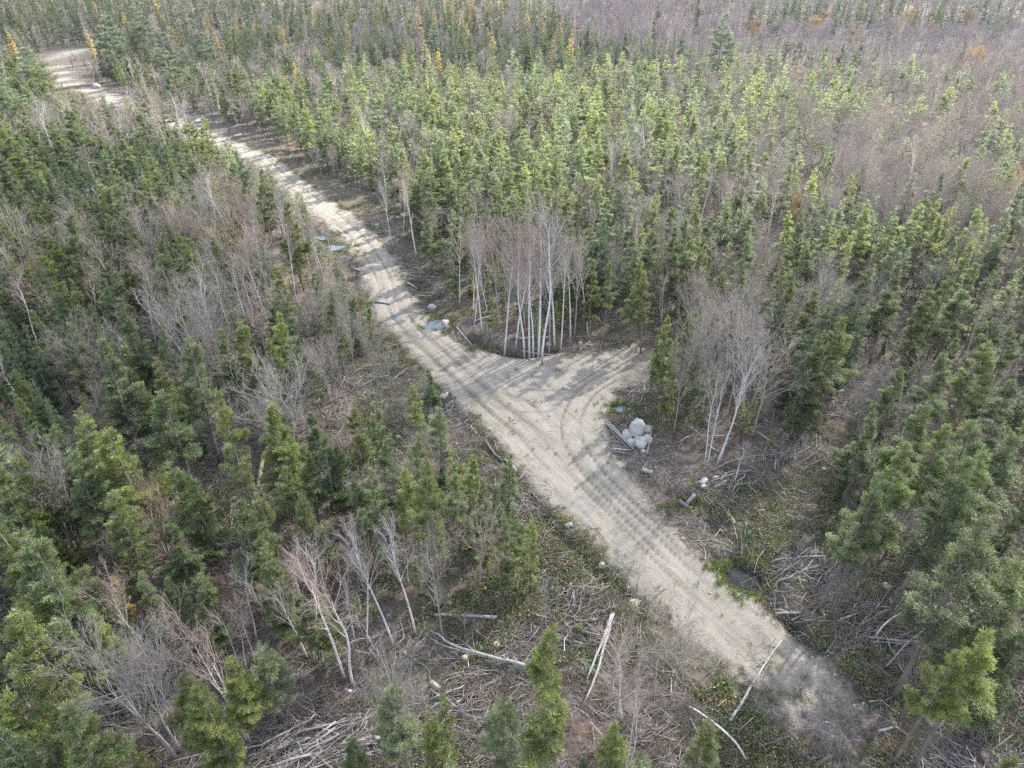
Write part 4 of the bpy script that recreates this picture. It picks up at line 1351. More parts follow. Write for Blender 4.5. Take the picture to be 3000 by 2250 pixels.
LB('log', [(2344, 1262), (2350, 1250)], .13, .12, M_PEEL, 'tan chunk of wood beside the lower white log of the skid trail')
LB('log', [(2435, 1158), (2440, 1120), (2444, 1097)], .13, .08, M_PEEL, 'tan broken stem leaning at the skid trail', lift=.2)
LB('log', [(1288, 1171), (1299, 1157)], .20, .18, M_BIRCH, 'left of two short pale logs side by side left of the road')
LB('log', [(1298, 1173), (1311, 1155)], .20, .18, M_BIRCH, 'right of two short pale logs side by side left of the road')
LB('log', [(1307, 1191), (1328, 1177)], .16, .13, M_DEAD, 'grey log just below the two short pale logs left of the road')
LB('log', [(1422, 1293), (1445, 1325), (1473, 1348)], .11, .08, M_DEADB, 'brown log slanting over the narrow dark ditch pool', lift=.15)
LB('log', [(1477, 1342), (1495, 1358), (1514, 1381)], .12, .10, M_DEAD, 'grey log lying right below the narrow dark ditch pool')
LB('log', [(1655, 1543), (1676, 1540)], .2, .19, M_DEAD, 'short grey log at the left road edge above the leafy seedling')
LB('pole', [(1270, 1798), (1365, 1802), (1456, 1806)], .09, .13, M_DEAD, 'long straight grey pole lying level in the bottom slash', lift=.15, cat='pole')
LB('fallen_birch', [(1583, 1966), (1490, 1940), (1393, 1914), (1320, 1890), (1285, 1862), (1262, 1850)], .12, .04, M_BIRCH, 'white forked fallen birch pole sloping across the bottom slash', lift=.45, cut=False, cat='fallen tree', twigs=14)
LB('fallen_birch', [(1575, 1962), (1480, 1935), (1393, 1917), (1345, 1905), (1300, 1893), (1268, 1875)], .06, .03, M_BIRCH, 'thin white stem lying against the forked fallen birch pole', lift=.35, cut=False, cat='fallen tree', twigs=10)
LB('fallen_birch', [(2136, 2119), (2178, 2055), (2232, 1965), (2287, 1886)], .10, .045, M_BIRCH, 'long pale pole with reddish twigs lying across the road end', lift=.25, cut=False, cat='fallen tree', twigs=6)
LB('fallen_birch', [(1719, 1995), (1745, 1930), (1771, 1870), (1790, 1815)], .05, .12, M_BIRCH, 'left of two white birch stems fallen side by side below the stump heap', lift=.4, cut=False, cat='fallen tree', twigs=10)
LB('fallen_birch', [(1712, 2060), (1745, 1985), (1775, 1880), (1795, 1810)], .05, .11, M_BIRCH, 'right of two white birch stems fallen side by side below the stump heap', lift=.4, cut=False, cat='fallen tree', twigs=10)
LB('log', [(1262, 1996), (1286, 2015)], .2, .16, M_DEAD, 'grey stump-like log in the dark heap at the bottom left of the tall lone cedar')
LB('log', [(1012, 2020), (1030, 2028), (1048, 2096)][:2], .15, .12, M_BIRCH, 'short white log among dark slash at the bottom left')
LB('log', [(1099, 2168), (1130, 2170)], .21, .2, M_DEAD, 'thick short grey log by the thin grey bare tree at the bottom')
LB('log', [(1020, 2124), (1058, 2092)], .16, .1, M_DEAD, 'dark grey log leaning on the slash at the bottom left')
LB('log', [(1728, 1832), (1735, 1848)], .22, .22, M_DEADB, 'right of the dark sawn logs bunched beside the road slash')
LB('log', [(1712, 1838), (1722, 1850)], .2, .2, M_DEADB, 'left of the dark sawn logs bunched beside the road slash')
LB('log', [(1700, 1826), (1745, 1822)], .13, .13, M_DEADB, 'dark log lying over the bunched sawn logs', lift=.3)
LB('log', [(2384, 2248), (2436, 2216)], .13, .12, M_DEADB, 'reddish brown log at the bottom border below the road end')
LB('log', [(2572, 2144), (2622, 2132)], .1, .06, M_BIRCH, 'small white split branch lying in the lower right bushes', cat='branch')
LB('pole', [(2540, 1876), (2640, 1884), (2770, 1893)], .07, .05, M_DEAD, 'upper of two parallel level poles right of the road end', lift=.3, cat='pole')
LB('pole', [(2548, 1884), (2650, 1889), (2760, 1892)], .05, .06, M_DEAD, 'lower of two parallel level poles right of the road end', lift=.2, cat='pole')
LB('pole', [(2590, 1965), (2660, 1890), (2740, 1830)], .05, .04, M_DEAD, 'thin grey pole leaning up from the level poles on the right', lift=.5, cat='pole')
LB('pole', [(2300, 1695), (2350, 1705), (2366, 1710)], .09, .06, M_DEAD, 'short pale pole at the lower left end of the great brush heap', lift=.1, cat='pole')
LB('pole', [(2270, 1800), (2342, 1806)], .08, .07, M_DEAD, 'pale log bridging the dark ditch right of the road', lift=.3, cat='pole')
LB('pole', [(2458, 1820), (2530, 1800), (2600, 1797)], .08, .03, M_BIRCH, 'white pole at the lower end of the branch fan on the right', lift=.2, cat='pole')
LB('log', [(2375, 1808), (2400, 1772)], .09, .06, M_PEEL, 'tan splintered wood in the bushes right of the ditch')
LB('log', [(2212, 1270), (2255, 1303), (2285, 1322)], .09, .06, M_DEAD, 'long grey log pointing at the brush heap below the twin white birch', lift=.2)
LB('log', [(2244, 1301), (2266, 1328)], .07, .05, M_PEEL, 'thin tan log right below the long grey log near the twin birch')
LB('log', [(1616, 1510), (1602, 1530)], .07, .06, M_PEEL, 'thin tan stick-like log at the left road edge', cat='log')
LB('log', [(1098, 888), (1143, 894), (1166, 912)][:2], .1, .08, M_DEADB, 'dark half-buried log beside the upper road')
LB('fallen_spruce', [(1218, 1003), (1175, 1015), (1120, 1028)], .05, .10, M_DEADB, 'felled green fir top lying on the left road verge', lift=.2, cut=False, cat='fallen tree')
LB('log', [(1030, 780), (1058, 797)], .12, .1, M_DEAD, 'grey log below the crossed sticks at the grey roadside puddle')
LB('log', [(1193, 830), (1220, 839)], .13, .1, M_BIRCH, 'pale birch log on the right verge of the upper road')
LB('log', [(1390, 948), (1440, 930)], .09, .06, M_BIRCH, 'white fallen stem under the left end of the birch row', lift=.3)
LB('log', [(1336, 962), (1360, 990), (1383, 1018)], .08, .06, M_DEAD, 'grey pole pointing from the ditch pool towards the fork', lift=.2)
LB('log', [(685, 405), (706, 398)], .28, .24, M_PEEL, 'thick pale log on the verge of the sunlit upper road')

# bent birches: arcs standing out of the ground
def arch(pts, r0, r1, mat, label, name='bent_birch', twigs=30):
    """pts: (u, v, height) with u, v the pixel at that height"""
    P = np.array([[*at(u, v, h), h] for u, v, h in pts])
    g = height(P[:1, 0], P[:1, 1])[0]
    P[:, 2] += g * np.linspace(1, .6, len(P))
    P = smooth(P, 4)
    rr = np.linspace(r0, r1, len(P))
    base = P[0].copy()
    V, Fq, Fc = tube(P - base, rr, 6)
    root = bpy.data.objects.new(name, None); COL.objects.link(root); root.location = base
    root['label'] = label; root['category'] = 'bent tree'
    tm = new_mesh('trunk', V, [Fq, Fc], [mat], smooth_shade=True)
    obj('trunk', tm, root)
    k = dr.integers(len(P) // 3, len(P), twigs * 3); d = norm(np.gradient(P, axis=0))
    s0 = (P - base)[k]; s1 = s0 + norm(d[k] * .9 + dr.normal(0, .45, (len(k), 3))) * dr.uniform(.3, 1.5, (len(k), 1))
    j = dr.integers(0, len(k), len(k) * 4); q0 = s0[j] + (s1[j] - s0[j]) * dr.uniform(.3, 1, (len(j), 1)); q1 = q0 + norm(s1[j] - s0[j] + dr.normal(0, .5, (len(j), 3))) * dr.uniform(.15, .5, (len(j), 1))
    tv, tf = tubes(np.vstack([s0, q0]), np.vstack([s1, q1]), np.concatenate([np.full(len(k), .014), np.full(len(j), .007)]), np.concatenate([np.full(len(k), .006), np.full(len(j), .004)]), 3)
    C = np.tile(np.array([.26, .22, .20]), (len(tv), 1))
    obj('crown', new_mesh('crown', tv, [tf], [M_TWIG], attrs=dict(col=C)), root)


arch([(1212, 715, 0), (1206, 670, 2.2), (1210, 630, 4.3), (1228, 613, 5.0), (1246, 615, 4.6), (1262, 632, 3.4)], .09, .03, M_BIRCH, 'white birch bent over in a full arch beside the upper road')
arch([(1473, 690, 0), (1462, 635, 2.4), (1470, 605, 4.2), (1490, 583, 5.2), (1512, 577, 5.2)], .08, .025, M_BIRCH, 'birch bowed in a long curve inside the stand above the fork')
arch([(1385, 916, 0), (1395, 898, 1.0), (1410, 885, 1.8), (1432, 880, 2.2)], .07, .025, M_BIRCH, 'low birch arching out at the left end of the birch row')
arch([(1985, 1297, 0), (2010, 1280, 1.2), (2040, 1272, 1.8), (2075, 1277, 1.6), (2120, 1274, 1.2)], .05, .02, M_BIRCH, 'thin pale sapling arching low left of the twin white birch')
arch([(2080, 1380, 0), (2140, 1350, .9), (2200, 1335, 1.4), (2270, 1331, 1.2)], .05, .02, M_DEAD, 'long low grey arch over the slash below the twin white birch', twigs=12)
arch([(2108, 1328, 0), (2080, 1310, .8), (2050, 1275, 1.6), (2020, 1250, 2.2)], .05, .02, M_BIRCH, 'white stem slanting left from the foot of the thin crooked birch', twigs=14)
arch([(2560, 1872, 0), (2590, 1830, 1.2), (2640, 1795, 2.2), (2720, 1776, 2.6), (2800, 1768, 2.6)], .07, .025, M_BIRCH, 'long pale stem arching to the right above the level poles')
arch([(2195, 2230, 0), (2160, 2170, 1.2), (2100, 2115, 2.3), (2035, 2070, 3.2), (2008, 2064, 3.2), (1995, 2085, 2.6)], .07, .03, M_BIRCH, 'outer of the white birches curving over at the bottom border')
arch([(2100, 2218, 0), (2065, 2165, 1.2), (2030, 2110, 2.3), (2018, 2080, 2.9)], .055, .025, M_BIRCH, 'inner slim birch below the outer curved white birch')
arch([(2700, 455, 0), (2690, 420, 1.8), (2720, 395, 3.4), (2780, 388, 3.8), (2830, 392, 3.4)], .09, .03, M_BIRCH, 'upper of two white arched trees in the bright right woods')
arch([(2690, 510, 0), (2725, 478, 1.5), (2770, 466, 2.2), (2810, 478, 1.8)], .08, .03, M_BIRCH, 'lower of two white arched trees in the bright right woods')

# heaps of poles: every pole its own object
POLE = []
for s in range(7):
    r_ = np.random.default_rng(1300 + s)
    n = 6
    P = np.column_stack([np.linspace(-.5, .5, n), r_.normal(0, .018, n), r_.normal(0, .012, n)])
    V, Fq, Fc = tube(P, np.linspace(.016, .007, n), 5)
    k = r_.integers(2, n, 5); s0 = P[k]; s1 = s0 + norm(np.array([1., 0, 0]) + r_.normal(0, .5, (5, 3))) * r_.uniform(.05, .2, (5, 1))
    tv, tf = tubes(s0, s1, np.full(5, .004), np.full(5, .002), 3)
    V, F = merge([(V, [Fq, Fc]), (tv, [tf, np.zeros((0, 3), int)])])
    POLE.append([new_mesh('slash_pole', V, F, [m, M_CUT], mat_idx=[0, 1]) for m in (M_DEAD, M_DEADB, M_BIRCH)])
PILES = [  # centre pixel, spread px-independent metres, number, direction degrees in plan, spread deg, length, grey/brown/white share, phrase
    ((860, 2215), (3.4, 1.0), 34, 32, 9, 4.2, (.5, .2, .3), 'great heap of bleached poles at the bottom left'),
    ((960, 2130), (2.6, 1.1), 16, 36, 16, 3.2, (.6, .3, .1), 'upper end of the great pole heap at the bottom left'),
    ((2360, 1665), (1.9, 1.1), 26, 40, 28, 3.4, (.7, .2, .1), 'brush heap left of the great cedar trunks'),
    ((2540, 1785), (1.5, .9), 18, 45, 25, 2.8, (.7, .2, .1), 'branch fan below the great cedar trunks'),
    ((1860, 1150), (1.3, .7), 20, 30, 35, 2.3, (.8, .2, 0), 'stick heap on the right edge of the fork'),
    ((1715, 1760), (1.3, 1.4), 26, 62, 14, 1.5, (.5, .2, .3), 'splintered pale wood at the left road edge'),
    ((1690, 1850), (1.8, 1.1), 18, -28, 18, 2.2, (.4, .5, .1), 'stump heap in the bottom slash'),
    ((1560, 1480), (2.0, 1.5), 24, -48, 20, 2.2, (.6, .4, 0), 'grey branch bank along the left road edge'),
    ((2120, 1420), (2.4, 1.0), 18, 40, 20, 2.2, (.6, .3, .1), 'slash with short white logs right of the road'),
    ((2300, 1340), (2.2, 1.2), 16, 42, 14, 3.4, (.7, .2, .1), 'pole heap below the twin white birch'),
    ((2420, 1200), (2.6, 1.8), 20, 20, 45, 2.4, (.6, .3, .1), 'slash on the skid trail'),
    ((1330, 2075), (2.2, 1.2), 20, 15, 25, 3.0, (.3, .7, 0), 'dark heap left of the tall lone cedar'),
    ((1225, 810), (2.0, 1.6), 22, 3, 20, 2.6, (.7, .3, 0), 'branch row right of the upper road'),
    ((1255, 860), (1.8, 1.0), 12, 0, 12, 3.0, (.7, .3, 0), 'lower branch row right of the upper road'),
    ((1690, 1012), (2.2, .9), 16, 10, 35, 2.8, (.8, .2, 0), 'tangle at the right end of the fork ditch'),
    ((1290, 1215), (2.0, 1.4), 14, 30, 35, 2.0, (.5, .5, 0), 'slash left of the road before the fork'),
    ((1180, 1900), (2.8, 1.2), 14, 20, 40, 2.4, (.4, .6, 0), 'brown slash below the tall white birches'),
    ((2780, 2230), (1.0, .5), 12, -50, 20, 1.8, (.8, .1, .1), 'pale stick fan at the bottom right border'),
    ((1010, 760), (1.6, 1.0), 10, -30, 30, 2.4, (.6, .4, 0), 'crossed sticks at the grey roadside puddle'),
    ((1120, 1090), (2.6, 1.6), 12, 40, 40, 2.6, (.5, .4, .1), 'slash on the left verge below the fir top'),
    ((720, 1480), (2.0, 1.5), 8, 40, 50, 2.6, (.4, .6, 0), 'dark ground of the left clearing'),
    ((560, 1620), (2.5, 1.5), 10, 30, 50, 3.0, (.4, .5, .1), 'dark gap below the ochre-tinged cedar'),
    ((2620, 1860), (2.2, 1.6), 14, 10, 40, 2.6, (.6, .4, 0), 'brushwood right of the road end'),
]
npole = 0
for (c, spread, n, deg, ddeg, L, share, phrase) in PILES:
    q = at(*c)
    for k in range(n):
        x = q[0] + dr.normal(0, spread[0] * .55); y = q[1] + dr.normal(0, spread[1] * .55)
        if road_dist(np.array([x]), np.array([y]))[0][0] < .2:
            continue
        m = int(dr.choice(3, p=np.array(share) / sum(share)))
        o = bpy.data.objects.new('slash_pole', POLE[int(dr.integers(0, 7))][m])
        COL.objects.link(o)
        ln = L * dr.uniform(.55, 1.3)
        th = dr.uniform(.8, 1.5) * (1.15 if L > 3 else 1)
        o.scale = (ln, 2.7 * th, 2.7 * th)
        o.rotation_euler = (dr.uniform(0, 6), dr.normal(-.02, .07), math.radians(deg + dr.normal(0, ddeg)) + (PI if dr.uniform() < .4 else 0))
        o.location = (x, y, gz(x, y) + dr.uniform(.03, .42))
        o['label'] = ['grey', 'brown', 'white'][m] + ' dead pole, ' + phrase.replace('pair of ','')
        o['category'] = 'dead pole'; o['group'] = o['label']
        npole += 1
print('poles', npole)

# stones
def stone(x, y, s, squash, seed, label, group=None, sink=.3, rot=0.0, name='boulder'):
    import bmesh
    bm = bmesh.new()
    bmesh.ops.create_icosphere(bm, subdivisions=4 if s > .4 else 3, radius=1)
    r_ = np.random.default_rng(seed)
    o1 = r_.uniform(0, 50, 3)
    co = np.array([v.co for v in bm.verts])
    f = 1 + (fbm(co[:, 0] * 1.2 + o1[0], co[:, 1] * 1.2 + co[:, 2] * .9 + o1[1], 3, seed) - .5) * .55
    ax = r_.normal(0, 1, (5, 3)); ax = norm(ax)
    for a in ax:                                                    # a few flattened faces
        dd = (co * f[:, None]) @ a
        f = np.where(dd > .78, f * (.78 + (dd - .78) * .3) / np.maximum(dd, 1e-3), f)
    co = co * f[:, None] * np.array(squash) * s
    for v, c in zip(bm.verts, co):
        v.co = c
    me = bpy.data.meshes.new(name); bm.to_mesh(me); bm.free()
    me.materials.append(M_ROCK)
    me.polygons.foreach_set('use_smooth', np.ones(len(me.polygons), bool))
    o = obj(name, me, label=label, category='rock' if name == 'rock' else 'boulder')
    if group:
        o['group'] = group
    o.location = (x, y, gz(x, y) + s * squash[2] * (1 - 2 * sink) + (0 if s < .4 else 0))
    o.rotation_euler = (0, 0, rot)
    return o


for (u, v, s, sq, label, up) in [
    (1868, 1268, .92, (1.15, .85, .85), 'largest smooth pale boulder on top of the heap', .55), (1837, 1273, .60, (1.1, .8, .7), 'pale boulder at the left end of the heap', .0), (1893, 1262, .6, (.9, .8, .7), 'grey-shadowed boulder behind the right shoulder of the largest one', .2),
    (1850, 1293, .48, (1, .8, .7), 'small boulder in front of the left half of the heap', 0), (1875, 1296, .75, (1.05, .8, .75), 'rounded boulder at the front of the heap with a shrub before it', .05), (1895, 1288, .60, (.8, .9, .8), 'boulder at the right end of the heap', .05),
    (1886, 1316, .25, (1, .8, .8), 'small stone below the front of the boulder heap', 0), (1660, 1133, .34, (1.35, .8, .5), 'flat white stone lying alone on the fork', 0), (2738, 2106, .62, (.9, .9, .95), 'pale boulder in brown brush on the lower right verge', .05),
    (1860, 1750, .5, (1.3, .8, .35), 'flat pale boulder at the left road edge behind the leafy seedling', 0), (2598, 1715, .3, (1, .9, .8), 'grey stone under the great cedar', 0), (1765, 1646, .28, (1, 1, .9), 'round tan stone at the left road edge near a leaning pole', 0),
    (580, 354, 1.0, (1.2, .8, .6), 'white boulder on the shaded verge of the far road', .1), (283, 255, 1.0, (1, .8, .7), 'white boulder at the far road bend', .1), (1305, 934, .6, (1.2, .8, .5), 'white stone on the rim of the pale ditch pool', .05), (1314, 946, .42, (1.1, .8, .5), 'smaller white stone right of the pale ditch pool', 0),
    (1264, 889, .55, (1.2, .9, .8), 'dark mossy stone above the pale ditch pool', .0), (1167, 1272, .3, (1, 1, .7), 'pale stone in the brush left of the road', 0), (1607, 1002, .35, (1, .9, .9), 'grey stone beside the right end of the ditch log', .1)]:
    q = at(u, v, .3)
    o = stone(q[0], q[1], s, sq, int(u * 7 + v), label, rot=u * .1)
    o.location.z += up
for k in range(70):
    side = dr.uniform() < .62
    i = int(dr.integers(int(len(MAIN) * .38), len(MAIN) - 3))
    d = norm(MAIN[i + 1] - MAIN[i]); nrm = np.array([-d[1], d[0]])
    off = (dr.normal(3.2, .5) if side else dr.uniform(-3, 3)) * (1 if dr.uniform() < .75 else -1)
    x, y = MAIN[i] + nrm * off
    s = dr.uniform(.05, .15) * (1 if side else .7)
    stone(x, y, s, (1.2, .9, .7), 5000 + k, ('small pale stone on the gravel road' if not side else 'small pale stone in the gravel at the road edge'), group='small pale stones ' + ('on the gravel road' if not side else 'at the road edge'), sink=.2, rot=k, name='rock')

# stumps with roots showing
def stump(u, v, r_, h, label):
    x, y = at(u, v)
    P = np.array([[0, 0, -.1], [0, 0, .08], [0, .01, h * .5], [.01, .02, h]])
    V, Fq, Fc = tube(P, np.array([r_ * 1.7, r_ * 1.25, r_, r_ * .93]), 10)
    V[:, :2] *= 1 + dr.normal(0, .05, (len(V), 1))
    o = obj('stump', new_mesh('stump', V, [Fq, Fc], [M_DEADB, M_CUT], mat_idx=[0, 1]), label=label, category='stump')
    o.location = (x, y, gz(x, y))


stump(1361, 1928, .20, .55, 'grey broken stump under the forked fallen birch'); stump(1454, 1882, .24, .3, 'round hollow-looking stump end among green bramble leaves'); stump(2409, 1386, .2, .4, 'dark stump in the slash left of the great cedars')
stump(1186, 1913, .13, .25, 'small pale stump at the foot of the left tall white birch'); stump(2884, 2213, .24, .16, 'pale ring-like cut stump at the lower right corner'); stump(1318, 1764, .15, .3, 'dark little stump on brown leaves in the left slash')
stump(1700, 1000, .25, .5, 'grey root stump at the right end of the fork ditch'); stump(560, 1700, .15, .3, 'small stump in the dark gap at the lower left'); stump(1240, 1780, .14, .35, 'thin snapped stump below the leaning birches'); stump(2318, 1212, .16, .4, 'grey stump beside the skid trail')
print('things', round(time.time() - T0, 1))

# ------------------------------------------------------------------ uncountable ground cover
def scatter(n, ylo, yhi, seed, dens):
    r_ = np.random.default_rng(seed)
    y = ylo + (yhi - ylo) * r_.uniform(0, 1, n) ** 1.35
    x = r_.uniform(-1, 1, n) * (.78 * np.hypot(y, CAM_H) + 3)
    rd = road_dist(x, y)[0]
    oo = openness(x, y)
    keep = r_.uniform(0, 1, n) < dens(x, y, rd, oo)
    return x[keep], y[keep], rd[keep], oo[keep], r_


# loose twigs and sticks
BRAMBLE = [(at(u, v), r) for u, v, r in [(1440, 1840, 2.6), (1350, 1690, 2.4), (1480, 1810, 2.0), (1770, 1735, 1.6), (1330, 1740, 2), (2330, 1560, 4.5), (2420, 1470, 4), (2290, 1940, 3.2), (2420, 2050, 4.5), (2150, 2080, 2.6), (2250, 2180, 3), (2560, 2080, 3), (1250, 1620, 2.5), (1700, 1800, 1.5), (2200, 1470, 2), (1080, 1240, 2.5), (1190, 1270, 2), (2480, 1520, 3)]]


def bramble(x, y):
    d = np.zeros(np.shape(x))
    for q, r in BRAMBLE:
        d = np.maximum(d, np.clip(1.35 - np.hypot(x - q[0], y - q[1]) / r, 0, 1))
    return d


x, y, rd, oo, r_ = scatter(260000, 18, 150, 61, lambda x, y, rd, oo: np.where(rd < -.8, np.where(y < 29, .25, .03), np.where(rd < .9, .35, np.where(oo < 1, .9, .42))) * np.clip(fbm(x * .3, y * .3, 3, 64) * 2.6 - .65, .08, 1))
ng = len(x)
for (c, spread, np_, deg, ddeg, L_, share, phrase) in PILES:
    q = at(*c); m_ = np_ * 11
    x = np.append(x, q[0] + r_.normal(0, spread[0] * .7, m_)); y = np.append(y, q[1] + r_.normal(0, spread[1] * .7, m_))
rd = np.append(rd, np.full(len(x) - ng, 2.0))
ok_ = (np.arange(len(x)) < ng) | (road_dist(x, y)[0] > .1)
ng = int(ok_[:ng].sum()); x, y, rd = x[ok_], y[ok_], rd[ok_]
n = len(x)
z = height(x, y)
L = r_.uniform(.25, 1.0, n) ** 1.6 * r_.choice([1.0, 1.6, 2.6], n, p=[.6, .3, .1]) + .12
L = np.where(rd < .3, L * .5, L)
gd = fbm(x * .12, y * .12, 2, 66) * 9                                    # neighbouring sticks lie roughly alike
a = gd + r_.normal(0, .75, n); e = r_.normal(.03, .13, n)
d = np.stack([np.cos(a) * np.cos(e), np.sin(a) * np.cos(e), np.sin(e)], -1)
c = np.stack([x, y, z + r_.uniform(.02, .20, n) + np.where(np.arange(n) < ng, 0, r_.uniform(0, .3, n))], -1)
m = c + np.column_stack([r_.normal(0, .11, (n, 2)) * L[:, None], r_.uniform(0, .06, n)])
rad = np.clip(.008 + .013 * L * r_.uniform(.5, 1.6, n), .008, .042)
v1, f1 = tubes(c - d * L[:, None] * .5, m, rad, rad * .85, 3)
v2, f2 = tubes(m, c + d * L[:, None] * .5, rad * .85, rad * .5, 3)
tone = r_.choice(4, n, p=[.32, .30, .26, .12])
tc = np.array([[.40, .375, .355], [.20, .165, .145], [.29, .255, .235], [.56, .54, .52]])[tone] * r_.uniform(.75, 1.25, (n, 1))
fk = np.nonzero(r_.uniform(0, 1, n) < .45)[0]                              # forked ends
v3, f3 = tubes(m[fk], m[fk] + norm(d[fk] + r_.normal(0, .55, (len(fk), 3))) * (L[fk] * r_.uniform(.2, .5, len(fk)))[:, None], rad[fk] * .6, rad[fk] * .3, 3)
obj('slash_litter', new_mesh('slash_litter', np.vstack([v1, v2, v3]), [np.vstack([f1, f2 + len(v1), f3 + len(v1) + len(v2)])], [M_TWIG], attrs=dict(col=np.vstack([tc.repeat(6, 0)] * 2 + [tc[fk].repeat(6, 0)]))), kind='stuff', label='litter of grey and brown twigs strewn over the cleared ground')
print(' twigs', n)

# bare brown brush and saplings
x, y, rd, oo, r_ = scatter(17000, 18, 170, 67, lambda x, y, rd, oo: np.where(rd < .5, .0, np.where(oo < 1.5, .62, .34)) * np.clip(fbm(x * .2, y * .2, 3, 68) * 3 - .95, .03, 1))
n = len(x); z = height(x, y)
K = 26
hgt = r_.uniform(.35, 1.1, n) * r_.choice([1, 1.8], n, p=[.85, .15])
b = np.stack([x, y, z], -1).repeat(K, 0) + np.column_stack([r_.normal(0, .16, (n * K, 2)), np.zeros(n * K)])
d = norm(np.column_stack([r_.normal(0, .42, (n * K, 2)), np.full(n * K, 1.0)]))
hh = hgt.repeat(K) * r_.uniform(.35, 1.1, n * K)
st = r_.uniform(0, .6, n * K) * (r_.uniform(0, 1, n * K) < .6)
p0 = b + d * (hh * st)[:, None] * .6
p1 = p0 + norm(d + r_.normal(0, .35, d.shape)) * hh[:, None] * (1 - .4 * st)[:, None]
tv, tf = tubes(p0, p1, np.full(n * K, .007), np.full(n * K, .0035), 3)
tone = np.array([[.38, .29, .255], [.40, .365, .345], [.38, .24, .15], [.42, .37, .29]])[r_.choice(4, n, p=[.34, .36, .10, .20])]
C = (tone * r_.uniform(.8, 1.2, (n, 1))).repeat(K, 0).repeat(6, 0)
obj('dry_brush', new_mesh('dry_brush', tv, [tf], [M_TWIG], attrs=dict(col=C)), kind='stuff', label='leafless brown brush and thin saplings growing in the slash')
print(' brush', n)

# green brambles, moss tufts and dead leaves
x, y, rd, oo, r_ = scatter(62000, 18, 140, 71, lambda x, y, rd, oo: np.where(rd < .3, .01, np.where(oo < 1, .85, .25)) * np.clip(fbm(x * .17, y * .17, 3, 72) * 3.6 - 1.6 + bramble(x, y) * 1.2, .03, 1))
n = len(x); z = height(x, y)
K = 34
b = np.stack([x, y, z], -1).repeat(K, 0) + np.column_stack([r_.normal(0, .24, (n * K, 2)), np.abs(r_.normal(0, .16, n * K)) + .02])
d = norm(r_.normal(0, 1, (n * K, 3)) * np.array([1, 1, .55]) + np.array([0, 0, .25])); w = norm(np.cross(d, r_.normal(0, 1, (n * K, 3))))
kv, kf = kites(b, d, w, r_.uniform(.10, .23, n * K), r_.uniform(.03, .07, n * K), r_)
tone = np.array([[.12, .18, .045], [.19, .24, .07], [.235, .21, .095], [.27, .18, .09]])[r_.choice(4, n, p=[.34, .26, .26, .14])]
C = ((tone * r_.uniform(.75, 1.25, (n, 1))).repeat(K, 0) * r_.uniform(.7, 1.3, (n * K, 1))).repeat(4, 0)
obj('undergrowth', new_mesh('undergrowth', kv, [kf], [M_LEAF], attrs=dict(col=C)), kind='stuff', label='low green and brown bramble leaves covering the cleared ground')
print(' undergrowth', n)
# grass tufts on banks and road verges
x, y, rd, oo, r_ = scatter(60000, 18, 150, 73, lambda x, y, rd, oo: np.where(rd < -.6, .03, np.where(np.abs(rd) < 1.0, .42, .08)) * np.clip(fbm(x * .35, y * .35, 3, 74) * 3 - 1, .02, 1))
qx = np.concatenate([q[0] + r_.normal(0, .8, 300 if dep > .6 else 60) * (a + .3) for (c, a, b_, t_, dep, l_), q in zip(POOLS, POOL_XY) if dep > .1]); qy = np.concatenate([q[1] + r_.normal(0, .8, 300 if dep > .6 else 60) * (b_ + .25) for (c, a, b_, t_, dep, l_), q in zip(POOLS, POOL_XY) if dep > .1])
outside = np.ones(len(qx), bool)
for (c, a, b_, t_, dep, l_), q in zip(POOLS, POOL_XY):
    outside &= np.hypot((qx - q[0]) / (a * 1.15), (qy - q[1]) / (b_ * 1.15)) > 1
x = np.concatenate([x, qx[outside]]); y = np.concatenate([y, qy[outside]])
wetty = np.concatenate([np.zeros(len(x) - outside.sum(), bool), np.ones(outside.sum(), bool)])
n = len(x); z = height(x, y)
K = 22
b = np.stack([x, y, z], -1).repeat(K, 0) + np.column_stack([r_.normal(0, .08, (n * K, 2)), np.zeros(n * K)])
d = norm(np.column_stack([r_.normal(0, .5, (n * K, 2)), np.full(n * K, .9)])); w = norm(np.cross(d, r_.normal(0, 1, (n * K, 3))))
kv, kf = kites(b, d, w, r_.uniform(.12, .32, n * K) * np.where(wetty, 1.5, 1).repeat(K), r_.uniform(.009, .018, n * K) * np.where(wetty, 1.6, 1).repeat(K), r_)
tone = np.array([[.27, .205, .085], [.22, .18, .09], [.13, .13, .035]])[r_.choice(3, n, p=[.5, .3, .2])]
tone[wetty] = np.array([.19, .26, .045])
C = ((tone * r_.uniform(.75, 1.25, (n, 1))).repeat(K, 0)).repeat(4, 0)
obj('grass', new_mesh('grass', kv, [kf], [M_LEAF], attrs=dict(col=C)), kind='stuff', label='tufts of dry ochre grass and green sedge along road and pools')
print(' grass', n)
